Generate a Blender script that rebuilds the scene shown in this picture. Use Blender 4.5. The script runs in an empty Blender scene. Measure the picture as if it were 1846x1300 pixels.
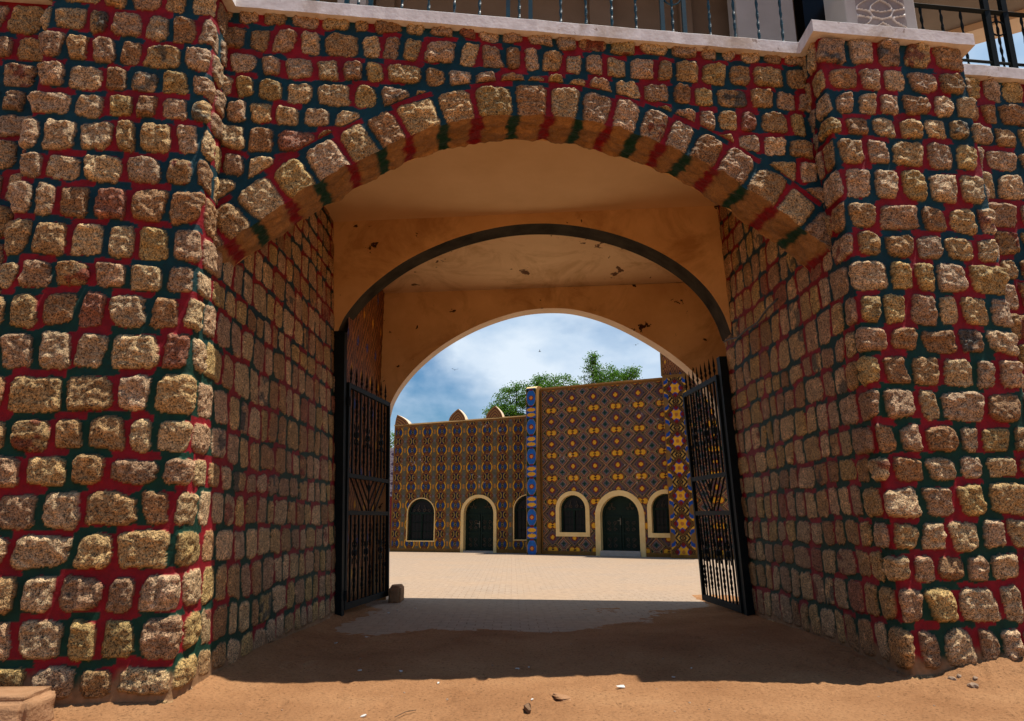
import bpy, math, random
import numpy as np
from mathutils import Vector, Matrix
R = math.radians
random.seed(7)
scene = bpy.context.scene
col = scene.collection
# ------------------------------------------------------------------ camera
cd = bpy.data.cameras.new('camera'); cam = bpy.data.objects.new('camera', cd); col.objects.link(cam)
cam.location = (0, 0, 1.5); cam.rotation_euler = (R(90 + 13), 0, 0)
cd.lens = 24; cd.sensor_width = 36; cd.clip_end = 2000; cd.clip_start = .05
scene.camera = cam
# ------------------------------------------------------------------ view
scene.view_settings.view_transform = 'Standard'; scene.view_settings.look = 'None'
scene.view_settings.exposure = 0.32; scene.view_settings.gamma = 1
scene.cycles.diffuse_bounces = 4
# ------------------------------------------------------------------ sun: high, in the plane of the front wall, from the right
WS = .12                                     # slope of the front wall in plan
wu = Vector((1, WS, 0)).normalized(); wn = Vector((WS, -1, 0)).normalized()
sdir = (wu * .305 + Vector((0, 0, 1)) + wn * .078).normalized()
sd = bpy.data.lights.new('sun', 'SUN'); sun = bpy.data.objects.new('sun', sd); col.objects.link(sun)
sd.energy = 5.0; sd.angle = R(.5); sd.color = (1, .95, .86)
sun.rotation_euler = sdir.to_track_quat('Z', 'Y').to_euler(); sun.location = (20, 0, 60)
EL = math.asin(sdir.z); AZ = math.atan2(sdir.x, sdir.y)
# ------------------------------------------------------------------ world: physical sky with broken cloud
w = bpy.data.worlds.new('World'); scene.world = w; w.use_nodes = True
nt = w.node_tree; nt.nodes.clear()
def N(nt, t, **k):
    n = nt.nodes.new(t)
    for a, b in k.items():
        if a in n.inputs.keys(): n.inputs[a].default_value = b
        else: setattr(n, a, b)
    return n
def L(nt, a, b): nt.links.new(a, b)
def ramp(nt, fac, stops, interp='LINEAR'):
    r = N(nt, 'ShaderNodeValToRGB'); r.color_ramp.interpolation = interp
    e = r.color_ramp.elements
    while len(e) < len(stops): e.new(.5)
    for i, (p, c) in enumerate(stops):
        e[i].position = p; e[i].color = (c, c, c, 1) if isinstance(c, (int, float)) else (*c, 1)
    L(nt, fac, r.inputs[0]); return r.outputs[0]
def mix(nt, fac, a, b, mode='MIX'):
    m = N(nt, 'ShaderNodeMix', data_type='RGBA', blend_type=mode)
    for s, v in ((0, fac), (6, a), (7, b)):
        if hasattr(v, 'links'): L(nt, v, m.inputs[s])
        else: m.inputs[s].default_value = v if s == 0 else (*v, 1)
    return m.outputs[2]
def math_(nt, op, a, b=0., clamp=False):
    m = N(nt, 'ShaderNodeMath', operation=op, use_clamp=clamp)
    for i, v in enumerate((a, b)):
        if hasattr(v, 'links'): L(nt, v, m.inputs[i])
        else: m.inputs[i].default_value = v
    return m.outputs[0]
sky = N(nt, 'ShaderNodeTexSky', sky_type='NISHITA', sun_disc=False, sun_elevation=EL, sun_rotation=AZ, dust_density=1.0, air_density=1.3, ozone_density=3.0)
tc = N(nt, 'ShaderNodeTexCoord')
mp = N(nt, 'ShaderNodeMapping'); mp.inputs['Scale'].default_value = (1, 1, 1.9); mp.inputs['Location'].default_value = (.37, .1, .42)
L(nt, tc.outputs['Generated'], mp.inputs[0])
n1 = N(nt, 'ShaderNodeTexNoise', Scale=2.6, Detail=9.0, Roughness=.52, Distortion=.25); L(nt, mp.outputs[0], n1.inputs[0])
n2 = N(nt, 'ShaderNodeTexNoise', Scale=5.5, Detail=6.0, Roughness=.55); L(nt, mp.outputs[0], n2.inputs[0])
cf = ramp(nt, n1.outputs[0], [(.35, 0.), (.50, 1.)])
cc = ramp(nt, n2.outputs[0], [(.32, (6.4, 9.2, 12.8)), (.62, (12.5, 14.2, 16.0))])
skyb = mix(nt, 1., sky.outputs[0], (.80, 1.25, 1.62), 'MULTIPLY')
sxyz = N(nt, 'ShaderNodeSeparateXYZ'); L(nt, tc.outputs['Generated'], sxyz.inputs[0])
cf = math_(nt, 'MULTIPLY', cf, ramp(nt, sxyz.outputs[1], [(.0, .12), (.45, 1.)]))      # clouds kept over the courtyard; unseen camera-side sky left clear to cut wall fill
skc = mix(nt, cf, skyb, cc)
bg = N(nt, 'ShaderNodeBackground', Strength=.05); L(nt, skc, bg.inputs[0])
wo = N(nt, 'ShaderNodeOutputWorld'); L(nt, bg.outputs[0], wo.inputs[0])
# ------------------------------------------------------------------ object helpers
def tag(o, label=None, cat=None, group=None, kind=None):
    if label: o['label'] = label
    if cat: o['category'] = cat
    if group: o['group'] = group
    if kind: o['kind'] = kind
    return o
def empty(name, loc=(0, 0, 0), rz=0.):
    o = bpy.data.objects.new(name, None); col.objects.link(o); o.location = loc; o.rotation_euler = (0, 0, rz)
    o.empty_display_size = .2; return o
SHIFT = {}
class MB:
    def __init__(s): s.v = []; s.f = []; s.m = []
    def add(s, vs, fs, m=0):
        b = len(s.v); s.v += [tuple(p) for p in vs]; s.f += [tuple(i + b for i in f) for f in fs]; s.m += [m] * len(fs); return s
    def box(s, a, b, m=0):
        x0, y0, z0 = a; x1, y1, z1 = b
        return s.add([(x0,y0,z0),(x1,y0,z0),(x1,y1,z0),(x0,y1,z0),(x0,y0,z1),(x1,y0,z1),(x1,y1,z1),(x0,y1,z1)],
                     [(0,3,2,1),(4,5,6,7),(0,1,5,4),(1,2,6,5),(2,3,7,6),(3,0,4,7)], m)
    def tube(s, pts, r, n=6, m=0, closed=False, twist=0.):
        pts = [Vector(p) for p in pts]; k = len(pts); rings = []
        up0 = None
        for i, p in enumerate(pts):
            a = pts[(i - 1) % k] if (closed or i > 0) else p; b = pts[(i + 1) % k] if (closed or i < k - 1) else p
            t = (b - a).normalized()
            ref = up0 if up0 is not None else (Vector((0, 1, 0)) if abs(t.y) < .9 else Vector((1, 0, 0)))
            x = (ref - t * ref.dot(t)).normalized(); up0 = x; y = t.cross(x)
            rr = r[i] if isinstance(r, (list, tuple)) else r
            rings.append([p + x * rr * math.cos(2*math.pi*j/n + twist*i) + y * rr * math.sin(2*math.pi*j/n + twist*i) for j in range(n)])
        vs = [v for q in rings for v in q]; fs = []
        for i in range(k if closed else k - 1):
            for j in range(n):
                a, b = i * n, ((i + 1) % k) * n; fs.append((a + j, a + (j+1) % n, b + (j+1) % n, b + j))
        if not closed: fs.append(tuple(range(n))[::-1]); fs.append(tuple((k-1)*n + j for j in range(n)))
        return s.add(vs, fs, m)
    def bar(s, a, b, w, m=0): return s.tube([a, b], w * .7071, 4, m, twist=0.)
    def build(s, name, mats, parent=None, smooth=False, bevel=0.):
        me = bpy.data.meshes.new(name)
        off = SHIFT.get(parent.name, (0, 0, 0)) if parent else (0, 0, 0)
        me.from_pydata([(x-off[0], y-off[1], z-off[2]) for x, y, z in s.v], [], s.f)
        for m in (mats if isinstance(mats, (list, tuple)) else [mats]): me.materials.append(m)
        me.polygons.foreach_set('material_index', s.m)
        if smooth: me.polygons.foreach_set('use_smooth', [True] * len(s.f))
        me.update()
        o = bpy.data.objects.new(name, me); col.objects.link(o)
        if parent: o.parent = parent
        if bevel:
            b = o.modifiers.new('bevel', 'BEVEL'); b.width = bevel; b.segments = 2; b.limit_method = 'ANGLE'
        return o
def grid_obj(name, P, mat, parent=None, colr=None, mask=None, hole=None, flip=False, smooth=True):
    """P (nv,nu,3) -> one mesh; colr (nv,nu,3) point colours; hole (nv-1,nu-1) True where no face"""
    nv, nu = P.shape[:2]
    if parent and parent.name in SHIFT: P = P - np.array(SHIFT[parent.name])
    idx = np.arange(nv * nu).reshape(nv, nu)
    q = np.stack([idx[:-1, :-1], idx[:-1, 1:], idx[1:, 1:], idx[1:, :-1]], -1)
    if flip: q = q[..., ::-1]
    q = q[~hole] if hole is not None else q.reshape(-1, 4)
    used = np.zeros(nv * nu, bool); used[q.ravel()] = True
    remap = np.cumsum(used) - 1
    q = remap[q]; V = P.reshape(-1, 3)[used]
    me = bpy.data.meshes.new(name); me.vertices.add(len(V)); me.vertices.foreach_set('co', V.astype(np.float32).ravel())
    me.loops.add(q.size); me.loops.foreach_set('vertex_index', q.astype(np.int32).ravel())
    me.polygons.add(len(q)); me.polygons.foreach_set('loop_start', np.arange(0, q.size, 4, dtype=np.int32))
    me.update(calc_edges=True)
    if smooth: me.polygons.foreach_set('use_smooth', np.ones(len(q), bool))
    if colr is not None:
        a = me.attributes.new('paint', 'FLOAT_COLOR', 'POINT')
        c = np.ones((len(V), 4), np.float32); c[:, :3] = colr.reshape(-1, 3)[used]
        a.data.foreach_set('color', c.ravel())
    if mask is not None:
        a = me.attributes.new('stone', 'FLOAT', 'POINT'); a.data.foreach_set('value', mask.reshape(-1)[used].astype(np.float32))
    me.materials.append(mat)
    o = bpy.data.objects.new(name, me); col.objects.link(o)
    if parent: o.parent = parent
    return o
# ------------------------------------------------------------------ numpy noise
def hsh(a, b, s):
    h = (a.astype(np.int64) * 374761393 + b.astype(np.int64) * 668265263 + int(s) * 1274126177) & 0xffffffff
    h = ((h ^ (h >> 13)) * 1274126177) & 0xffffffff
    h = ((h ^ (h >> 15)) * 2246822519) & 0xffffffff
    return ((h ^ (h >> 16)) & 0xffffff) / float(0xffffff)
def vn(x, y, s=0):
    xi = np.floor(x); yi = np.floor(y); fx = x - xi; fy = y - yi
    fx = fx*fx*(3-2*fx); fy = fy*fy*(3-2*fy)
    a = hsh(xi, yi, s); b = hsh(xi+1, yi, s); c = hsh(xi, yi+1, s); d = hsh(xi+1, yi+1, s)
    return (a*(1-fx)+b*fx)*(1-fy) + (c*(1-fx)+d*fx)*fy
def fbm(x, y, s=0, o=4):
    r = 0; a = .5; t = 0
    for k in range(o):
        r = r + a * vn(x * 2**k + 17.3*k, y * 2**k - 9.1*k, s + k); t += a; a *= .55
    return r / t - .5
def sm(e0, e1, x):
    t = np.clip((x - e0) / (e1 - e0), 0, 1); return t*t*(3-2*t)
# ------------------------------------------------------------------ materials
def newmat(name, rough=.8, spec=.3, metal=0.):
    m = bpy.data.materials.new(name); m.use_nodes = True; b = m.node_tree.nodes['Principled BSDF']
    b.inputs['Roughness'].default_value = rough; b.inputs['Specular IOR Level'].default_value = spec; b.inputs['Metallic'].default_value = metal
    return m, m.node_tree, b
def bump(nt, b, h, st, dist):
    n = N(nt, 'ShaderNodeBump', Strength=st, Distance=dist); L(nt, h, n.inputs['Height']); L(nt, n.outputs[0], b.inputs['Normal'])
def noisy(name, c1, c2, scale=4., rough=.8, spec=.3, bs=.3, bd=.01, bscale=40., detail=6., metal=0., chips=None, chipcol=(.05,.02,.01), chip_at=.66, chip_scale=3.):
    m, nt, b = newmat(name, rough, spec, metal)
    t = N(nt, 'ShaderNodeTexCoord')
    n = N(nt, 'ShaderNodeTexNoise', Scale=scale, Detail=detail, Roughness=.6); L(nt, t.outputs['Object'], n.inputs[0])
    c = ramp(nt, n.outputs[0], [(.3, c1), (.7, c2)])
    if chips:
        k = N(nt, 'ShaderNodeTexNoise', Scale=chip_scale, Detail=7., Roughness=.62, Distortion=.3); L(nt, t.outputs['Object'], k.inputs[0])
        c = mix(nt, ramp(nt, k.outputs[0], [(chip_at, 0.), (chip_at + .012, 1.)]), c, chipcol)
    if chips:
        g_ = N(nt, 'ShaderNodeTexNoise', Scale=.9, Detail=6., Roughness=.7, Distortion=.8); L(nt, t.outputs['Object'], g_.inputs[0])
        c = mix(nt, 1., c, ramp(nt, g_.outputs[0], [(.32, (.70, .62, .52)), (.5, (1., 1., 1.))]), 'MULTIPLY')
    L(nt, c, b.inputs['Base Color'])
    n2 = N(nt, 'ShaderNodeTexNoise', Scale=bscale, Detail=5., Roughness=.6); L(nt, t.outputs['Object'], n2.inputs[0])
    bump(nt, b, n2.outputs[0], bs, bd)
    return m
def stone_mat():
    m, nt, b = newmat('granite_and_painted_grout', .62, .25)
    t = N(nt, 'ShaderNodeTexCoord'); P = t.outputs['Object']
    a = N(nt, 'ShaderNodeAttribute', attribute_name='paint'); k = N(nt, 'ShaderNodeAttribute', attribute_name='stone'); K = k.outputs['Fac']
    s1 = N(nt, 'ShaderNodeTexNoise', Scale=52., Detail=3., Roughness=.7); L(nt, P, s1.inputs[0])
    s2 = N(nt, 'ShaderNodeTexNoise', Scale=115., Detail=2., Roughness=.7); L(nt, P, s2.inputs[0])
    sp = mix(nt, 1., ramp(nt, s1.outputs[0], [(.37, .16), (.46, .80), (.6, 1.1), (.7, 1.5)]), ramp(nt, s2.outputs[0], [(.38, .10), (.46, .95), (.62, 1.15), (.7, 1.4)]), 'MULTIPLY')
    v = N(nt, 'ShaderNodeTexNoise', Scale=14., Detail=5.); L(nt, P, v.inputs[0])
    sp = mix(nt, 1., sp, ramp(nt, v.outputs[0], [(.3, (.88, .8, .72)), (.7, (1.12, 1.1, 1.08))]), 'MULTIPLY')
    gv = ramp(nt, v.outputs[0], [(.25, .7), (.75, 1.3)])
    f = mix(nt, K, gv, sp)
    c = mix(nt, 1., a.outputs['Color'], f, 'MULTIPLY')
    L(nt, c, b.inputs['Base Color'])
    L(nt, ramp(nt, K, [(0., .68), (1., .66)]), b.inputs['Roughness'])
    h1 = N(nt, 'ShaderNodeTexNoise', Scale=30., Detail=6., Roughness=.68); L(nt, P, h1.inputs[0])
    h = math_(nt, 'MULTIPLY', h1.outputs[0], math_(nt, 'ADD', math_(nt, 'MULTIPLY', K, .85), .15))
    bump(nt, b, h, 1., .055)
    return m
def paint_mat(name, rough=.42):
    m, nt, b = newmat(name, rough, .15)
    t = N(nt, 'ShaderNodeTexCoord'); a = N(nt, 'ShaderNodeAttribute', attribute_name='paint')
    n = N(nt, 'ShaderNodeTexNoise', Scale=5., Detail=8., Roughness=.65); L(nt, t.outputs['Object'], n.inputs[0])
    c = mix(nt, 1., a.outputs['Color'], ramp(nt, n.outputs[0], [(.3, (.72, .7, .68)), (.7, (1.1, 1.08, 1.05))]), 'MULTIPLY')
    L(nt, c, b.inputs['Base Color'])
    h = N(nt, 'ShaderNodeRGBToBW'); L(nt, a.outputs['Color'], h.inputs[0])
    bump(nt, b, h.outputs[0], .35, .02)
    return m
M = {}
M['stone'] = stone_mat()
M['tile'] = paint_mat('painted_relief_plaster')
M['plaster'] = noisy('ochre_plaster', (.62, .365, .15), (.80, .52, .245), 1.3, .85, .15, .25, .006, 30., chips=True, chip_at=.68, chip_scale=3.2)
M['plaster2'] = noisy('ochre_plaster_chipped', (.60, .355, .15), (.78, .51, .245), 1.1, .85, .15, .25, .006, 30., chips=True, chip_at=.655, chip_scale=3.8)
M['ceiling'] = noisy('cream_ceiling_plaster', (.74, .50, .26), (.84, .59, .33), 1.2, .88, .12, .15, .004, 22.)
M['ceiling2'] = noisy('cream_ceiling_plaster_peeling', (.74, .52, .29), (.84, .61, .36), 1.2, .88, .12, .15, .004, 22., chips=True, chipcol=(.16, .09, .05), chip_at=.655, chip_scale=2.3)
M['reveal'] = noisy('pale_cream_plaster', (.62, .46, .31), (.74, .58, .42), 2.5, .85, .15, .2, .005, 30.)
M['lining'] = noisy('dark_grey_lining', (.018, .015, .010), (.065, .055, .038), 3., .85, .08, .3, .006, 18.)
M['coping'] = noisy('whitewashed_coping', (.62, .58, .55), (.84, .81, .79), 7., .75, .2, .4, .008, 25., chips=True, chipcol=(.42, .35, .31), chip_at=.66, chip_scale=9.)
M['iron'] = noisy('black_green_iron', (.002, .0035, .0035), (.006, .010, .009), 8., .6, .15, .2, .002, 60.)
M['teal'] = noisy('teal_iron', (.003, .022, .03), (.006, .04, .052), 8., .4, .5, .2, .002, 60.)
M['green'] = noisy('dark_green_metal', (.002, .010, .006), (.003, .017, .010), 4., .6, .2, .15, .002, 50.)
M['void'] = noisy('dark_glass', (.002, .003, .004), (.006, .007, .008), 3., .35, .2, .05, .002, 10.)
M['cream'] = noisy('yellow_cream_paint', (.74, .50, .18), (.86, .62, .27), 3., .7, .25, .25, .006, 25.)
M['ochre'] = noisy('ochre_brown_paint', (.26, .13, .03), (.34, .17, .045), 3., .7, .25, .25, .006, 25.)
M['stripe'] = noisy('dark_red_stripe', (.10, .028, .012), (.14, .04, .018), 6., .6, .3, .2, .004, 30.)
M['step'] = noisy('pale_stone_step', (.36, .30, .24), (.46, .39, .32), 4., .8, .2, .3, .006, 25.)
M['brass'] = noisy('worn_brass', (.10, .085, .06), (.16, .14, .10), 9., .5, .4, .1, .002, 50., metal=.6)
M['scroll'] = noisy('faded_brown_scrollwork', (.05, .035, .02), (.09, .06, .035), 9., .6, .4, .1, .002, 50.)
M['upwall'] = noisy('beige_upper_wall', (.14, .095, .06), (.19, .13, .085), 1.5, .85, .2, .2, .005, 20.)
M['uppillar'] = noisy('pale_grey_pillar', (.38, .35, .32), (.46, .43, .40), 2., .8, .2, .2, .005, 20.)
M['soffit2'] = noisy('grey_brown_soffit', (.20, .165, .13), (.26, .215, .175), 1.5, .85, .2, .2, .005, 20.)
M['carved'] = noisy('carved_white_relief', (.42, .38, .36), (.78, .74, .72), 14., .7, .3, .6, .02, 30., detail=2.)
M['mud'] = noisy('mud_plaster_block', (.30, .155, .075), (.42, .23, .12), 5., .92, .1, .8, .02, 22.)
M['bark'] = noisy('bark', (.06, .04, .025), (.12, .085, .055), 9., .9, .1, .6, .02, 20.)
M['cable'] = noisy('grey_cable', (.03, .03, .03), (.07, .07, .07), 9., .5, .4, .1, .002, 50.)
M['litter'] = noisy('pale_litter', (.5, .47, .42), (.75, .72, .66), 20., .7, .2, .3, .004, 60.)
M['wood'] = noisy('weathered_wood_chip', (.10, .055, .03), (.26, .15, .08), 25., .85, .15, .8, .006, 60.)
M['rock'] = noisy('dusty_rock', (.26, .17, .11), (.40, .28, .19), 18., .9, .15, .8, .01, 40.)
def leaf_mat():
    m, nt, b = newmat('neem_leaf', .5, .3)
    t = N(nt, 'ShaderNodeTexCoord'); n = N(nt, 'ShaderNodeTexNoise', Scale=1.7, Detail=3.); L(nt, t.outputs['Object'], n.inputs[0])
    L(nt, ramp(nt, n.outputs[0], [(.3, (.03, .085, .008)), (.7, (.11, .22, .02))]), b.inputs['Base Color'])
    tr = N(nt, 'ShaderNodeBsdfTranslucent'); tr.inputs[0].default_value = (.12, .30, .02, 1)
    mx = N(nt, 'ShaderNodeMixShader'); mx.inputs[0].default_value = .35
    L(nt, b.outputs[0], mx.inputs[1]); L(nt, tr.outputs[0], mx.inputs[2])
    L(nt, mx.outputs[0], nt.nodes['Material Output'].inputs[0]); return m
M['leaf'] = leaf_mat()
def sand_mat():
    m, nt, b = newmat('red_sand', .95, .08)
    t = N(nt, 'ShaderNodeTexCoord'); P = t.outputs['Object']
    n = N(nt, 'ShaderNodeTexNoise', Scale=.9, Detail=8., Roughness=.6); L(nt, P, n.inputs[0])
    n3 = N(nt, 'ShaderNodeTexNoise', Scale=38., Detail=4., Roughness=.7); L(nt, P, n3.inputs[0])
    c = ramp(nt, n.outputs[0], [(.3, (.28, .130, .055)), (.55, (.37, .185, .083)), (.75, (.42, .225, .105))])
    c = mix(nt, 1., c, ramp(nt, n3.outputs[0], [(.33, .40), (.43, .92), (.65, 1.10)]), 'MULTIPLY')
    L(nt, c, b.inputs['Base Color'])
    h = N(nt, 'ShaderNodeTexNoise', Scale=22., Detail=9., Roughness=.72); L(nt, P, h.inputs[0])
    bump(nt, b, h.outputs[0], .8, .04); return m
M['sand'] = sand_mat()
def paver_mat():
    m, nt, b = newmat('dusty_interlocking_pavers', .9, .12)
    t = N(nt, 'ShaderNodeTexCoord'); P = t.outputs['Object']
    ds = N(nt, 'ShaderNodeTexNoise', Scale=3., Detail=3.); L(nt, P, ds.inputs[0])
    dv = N(nt, 'ShaderNodeVectorMath', operation='SCALE'); L(nt, ds.outputs['Color'], dv.inputs[0]); dv.inputs['Scale'].default_value = .035
    av = N(nt, 'ShaderNodeVectorMath', operation='ADD'); L(nt, P, av.inputs[0]); L(nt, dv.outputs[0], av.inputs[1])
    br = N(nt, 'ShaderNodeTexBrick', Scale=1.0); L(nt, av.outputs[0], br.inputs[0])
    br.inputs['Brick Width'].default_value = .26; br.inputs['Row Height'].default_value = .17; br.inputs['Mortar Size'].default_value = .011; br.inputs['Mortar Smooth'].default_value = .4
    br.inputs['Color1'].default_value = (.39, .30, .225, 1); br.inputs['Color2'].default_value = (.33, .26, .20, 1); br.inputs['Mortar'].default_value = (.17, .105, .06, 1)
    n = N(nt, 'ShaderNodeTexNoise', Scale=.55, Detail=8., Roughness=.62); L(nt, P, n.inputs[0])
    c = mix(nt, ramp(nt, n.outputs[0], [(.30, .30), (.60, .92)]), br.outputs['Color'], (.38, .265, .175))
    n2 = N(nt, 'ShaderNodeTexNoise', Scale=7., Detail=5.); L(nt, P, n2.inputs[0])
    c = mix(nt, 1., c, ramp(nt, n2.outputs[0], [(.3, .86), (.7, 1.1)]), 'MULTIPLY')
    L(nt, c, b.inputs['Base Color'])
    bump(nt, b, math_(nt, 'ADD', math_(nt, 'MULTIPLY', br.outputs['Fac'], -1.), n2.outputs[0]), .4, .01); return m
M['paver'] = paver_mat()
# ------------------------------------------------------------------ stone masonry painter
RED = np.array((.21, .003, .008)); TEAL = np.array((.002, .034, .046)); GRN = np.array((.002, .034, .018))
STONES = np.array([(.62, .41, .175), (.54, .335, .145), (.60, .39, .22), (.52, .325, .18), (.60, .41, .155), (.46, .26, .115), (.70, .49, .27), (.64, .44, .26), (.68, .48, .24)])
SCOL = 1.1
def masonry(U, V, seed, pitch_u=.36, pitch_v=.34, vtop=None, prot=.043, arch=None, dirt=.17, flat=None):
    """U,V (nv,nu) surface coordinates in metres -> height, colour, stone mask"""
    rs = np.random.RandomState(seed)
    wu_ = U + .07 * fbm(U * 3, V * 3, seed + 50); wv = V + .075 * fbm(U * 3 + 9, V * 3, seed + 60)
    wu_ = wu_ + .020 * fbm(U * 14, V * 14, seed + 1, 3); wv = wv + .020 * fbm(U * 14 + 5, V * 14, seed + 2, 3)
    u0, u1, v0, v1 = U.min(), U.max(), V.min() - .1, V.max()
    vb = [v0]
    while vb[-1] < v1 + .1: vb.append(vb[-1] + pitch_v * rs.uniform(.84, 1.16))
    nr = len(vb) - 1
    def B(r, u): return vb[r] + .045 * (fbm(u * .9, np.full_like(u, r * .37), seed + 5, 2) * 2)
    H = np.zeros_like(U); K = np.zeros_like(U); G = np.zeros(U.shape, int)
    rows = []
    for r in range(nr):
        j = [u0 - rs.uniform(0, pitch_u)]
        while j[-1] < u1: j.append(j[-1] + pitch_u * (rs.uniform(.68, 1.10) if rs.rand() < .84 else rs.uniform(1.12, 1.40)))
        j = np.array(j); c = (np.arange(len(j)) + rs.randint(2)) % 2
        flip = rs.rand(len(j)) < .12; c = np.where(flip, 1 - c, c)
        rows.append((j, c))
    gap = .060
    FL = flat(U) if flat else np.ones_like(U)
    fl1 = (lambda c: float(flat(np.array([c]))[0])) if flat else (lambda c: 1.)
    # paint of the joints
    wvx = wv + .075 * fbm(U * 6 + 3, V * 6, seed + 72, 3)
    wux = wu_ + .10 * fbm(U * 7, V * 7, seed + 70, 3) + .04 * fbm(U * 25, V * 25, seed + 71, 3)
    for r in range(nr):
        lo = B(r, wu_); hi = B(r + 1, wu_); inr = (wv >= lo) & (wv < hi)
        if not inr.any(): continue
        j, c = rows[r]; x = wux[inr]; y = wv[inr]
        k = np.clip(np.searchsorted((j[1:] + j[:-1]) / 2, x), 0, len(j) - 1); g = c[k]
        ka = np.clip(np.searchsorted(j, x) - 1, 0, len(j) - 1); yx = wvx[inr]; top = (hi[inr] - yx) < gap * .6
        g = np.where(top, c[ka], g)
        if r > 0:
            jb, cb = rows[r - 1]; kb = np.clip(np.searchsorted(jb, x) - 1, 0, len(jb) - 1)
            g = np.where((yx - lo[inr]) < gap * .5, cb[kb], g)
        G[inr] = g
    Ucol = U[0] if np.allclose(U[0], U[-1]) else None
    base = np.zeros(U.shape + (3,)); tint = np.zeros(U.shape + (3,))
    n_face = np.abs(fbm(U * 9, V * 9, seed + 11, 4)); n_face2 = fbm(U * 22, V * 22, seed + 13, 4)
    edge_n = fbm(U * 30, V * 30, seed + 21, 3) * .16
    def put(cx, cy, hw, hh, rot, sl, P_, Q_, seedk, clip=None):
        rk = np.random.RandomState(seedk)
        p = P_ - cx; q = Q_ - cy
        p = p - sl * q
        ca, sa = math.cos(rot), math.sin(rot); p, q = p * ca + q * sa, -p * sa + q * ca
        tp = rk.uniform(-.10, .10); p = p / (1 + tp * q / hh)
        tq = rk.uniform(-.10, .10); q = q / (1 + tq * p / hw)
        n = rk.uniform(3.6, 7.0)
        d = (np.abs(p / hw) ** n + np.abs(q / hh) ** n) ** (1 / n)
        # chipped corners
        for _ in range(2):
            a = rk.choice([.25, .75, 1.25, 1.75]) * math.pi + rk.uniform(-.3, .3)
            d = np.maximum(d, (p / hw * math.cos(a) + q / hh * math.sin(a)) / rk.uniform(1.12, 1.4))
        return d, p / hw, q / hh, rk
    def write(sl_, d, pn, qn, rk, hw, hh):
        d = d + edge_n[sl_]
        m = 1 - sm(.95, 1.04, d)
        s = 1 - np.clip((d - .74) / .28, 0, 1) ** 2.0
        hgt = prot * rk.uniform(.7, 1.5) * s
        tx, ty = rk.uniform(-.012, .012), rk.uniform(-.014, .020)
        rid = .080 * (n_face[sl_] - .10) + .040 * n_face2[sl_]
        if rk.rand() < .6:     # a split facet across the face
            a = rk.uniform(.7, 2.4); o_ = rk.uniform(-.4, .4)
            rid = rid - .035 * np.clip(pn * math.cos(a) + qn * math.sin(a) * -1 - o_, 0, .5)
        hgt = (hgt + (tx * pn + ty * qn + rid) * s * 1.1) * FL[sl_]
        better = (m > 0.0) & (m >= K[sl_])
        H[sl_] = np.where(better, np.maximum(hgt, .002), H[sl_]); K[sl_] = np.maximum(K[sl_], m)
        t = STONES[rk.randint(len(STONES))] * rk.uniform(.82, 1.14)
        if rk.rand() < .015: t = np.array((.42, .18, .10))
        tc_ = np.broadcast_to(t, d.shape + (3,)).copy()
        if rk.rand() < .06:    # smear of joint paint on the stone
            sp = sm(.05, .12, fbm(U[sl_] * 9, V[sl_] * 9, rk.randint(999), 3) + .12 * rk.choice([-1, 1]) * pn)
            pc = (TEAL * 1.6 if rk.rand() < .6 else RED)
            tc_ = tc_ * (1 - sp[..., None] * .7) + pc * sp[..., None] * .7
        tc_ = tc_ * (1 + .45 * sm(.14, .30, n_face[sl_]) - .18 * (1 - sm(.0, .06, n_face[sl_])))[..., None]  # pale fracture tint on ridges, also a painted highlight; hollows coloured darker
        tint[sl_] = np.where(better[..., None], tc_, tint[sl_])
    def cols(a, b):
        i0 = np.searchsorted(U[0], a); i1 = np.searchsorted(U[0], b); return max(i0, 0), min(i1 + 1, U.shape[1])
    for r in range(nr):
        j, c = rows[r]
        for k in range(len(j) - 1):
            a, b = j[k], j[k + 1]; cu = (a + b) / 2
            lo = float(B(r, np.array([cu]))[0]); hi = float(B(r + 1, np.array([cu]))[0])
            cv = (lo + hi) / 2; gk = gap * (.80 + .20 * fl1(cu)); g2 = gk * rs.uniform(.85, 1.25)
            hw = (b - a - g2) / 2; hh = (hi - lo - gk * rs.uniform(.85, 1.3)) / 2
            if hw < .035: continue
            i0, i1 = cols(cu - hw - .09, cu + hw + .09)
            sd_ = rs.randint(1 << 30); rot = rs.uniform(-.05, .05); sl = rs.uniform(-.14, .14)
            if i1 - i0 < 2: continue
            Vs = V[:, i0:i1]; rr = np.where(((Vs > cv - hh - .09) & (Vs < cv + hh + .09)).any(1))[0]
            if len(rr) == 0: continue
            S = (slice(rr[0], rr[-1] + 1), slice(i0, i1))
            d, pn, qn, rk = put(cu, cv, hw, hh, rot, sl, wu_[S], wv[S], sd_)
            if arch is not None:
                rho = arch[1][S]; d = np.maximum(d, 1 - (rho - .43) / .11)
            if vtop is not None: d = np.maximum(d, 1 - (vtop - V[S]) / .05 * .2)
            write(S, d, pn, qn, rk, hw, hh)
    if arch is not None:
        s_, rho, smax = arch
        inring = (rho < .42)
        ws = s_ + .012 * fbm(U * 14, V * 14, seed + 31, 3); wr = rho + .02 * fbm(U * 12, V * 12, seed + 32, 3)
        js = [-.1]
        while js[-1] < smax: js.append(js[-1] + rs.uniform(.30, .42))
        js = np.array(js); vc = np.arange(len(js)) % 2
        x = ws[inring]; k = np.clip(np.searchsorted((js[1:] + js[:-1]) / 2, x), 0, len(js) - 1)
        ks = np.clip(np.searchsorted(js, x) - 1, 0, len(js) - 1)
        G[inring] = np.where(rho[inring] > .36, vc[ks], vc[k])
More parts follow.
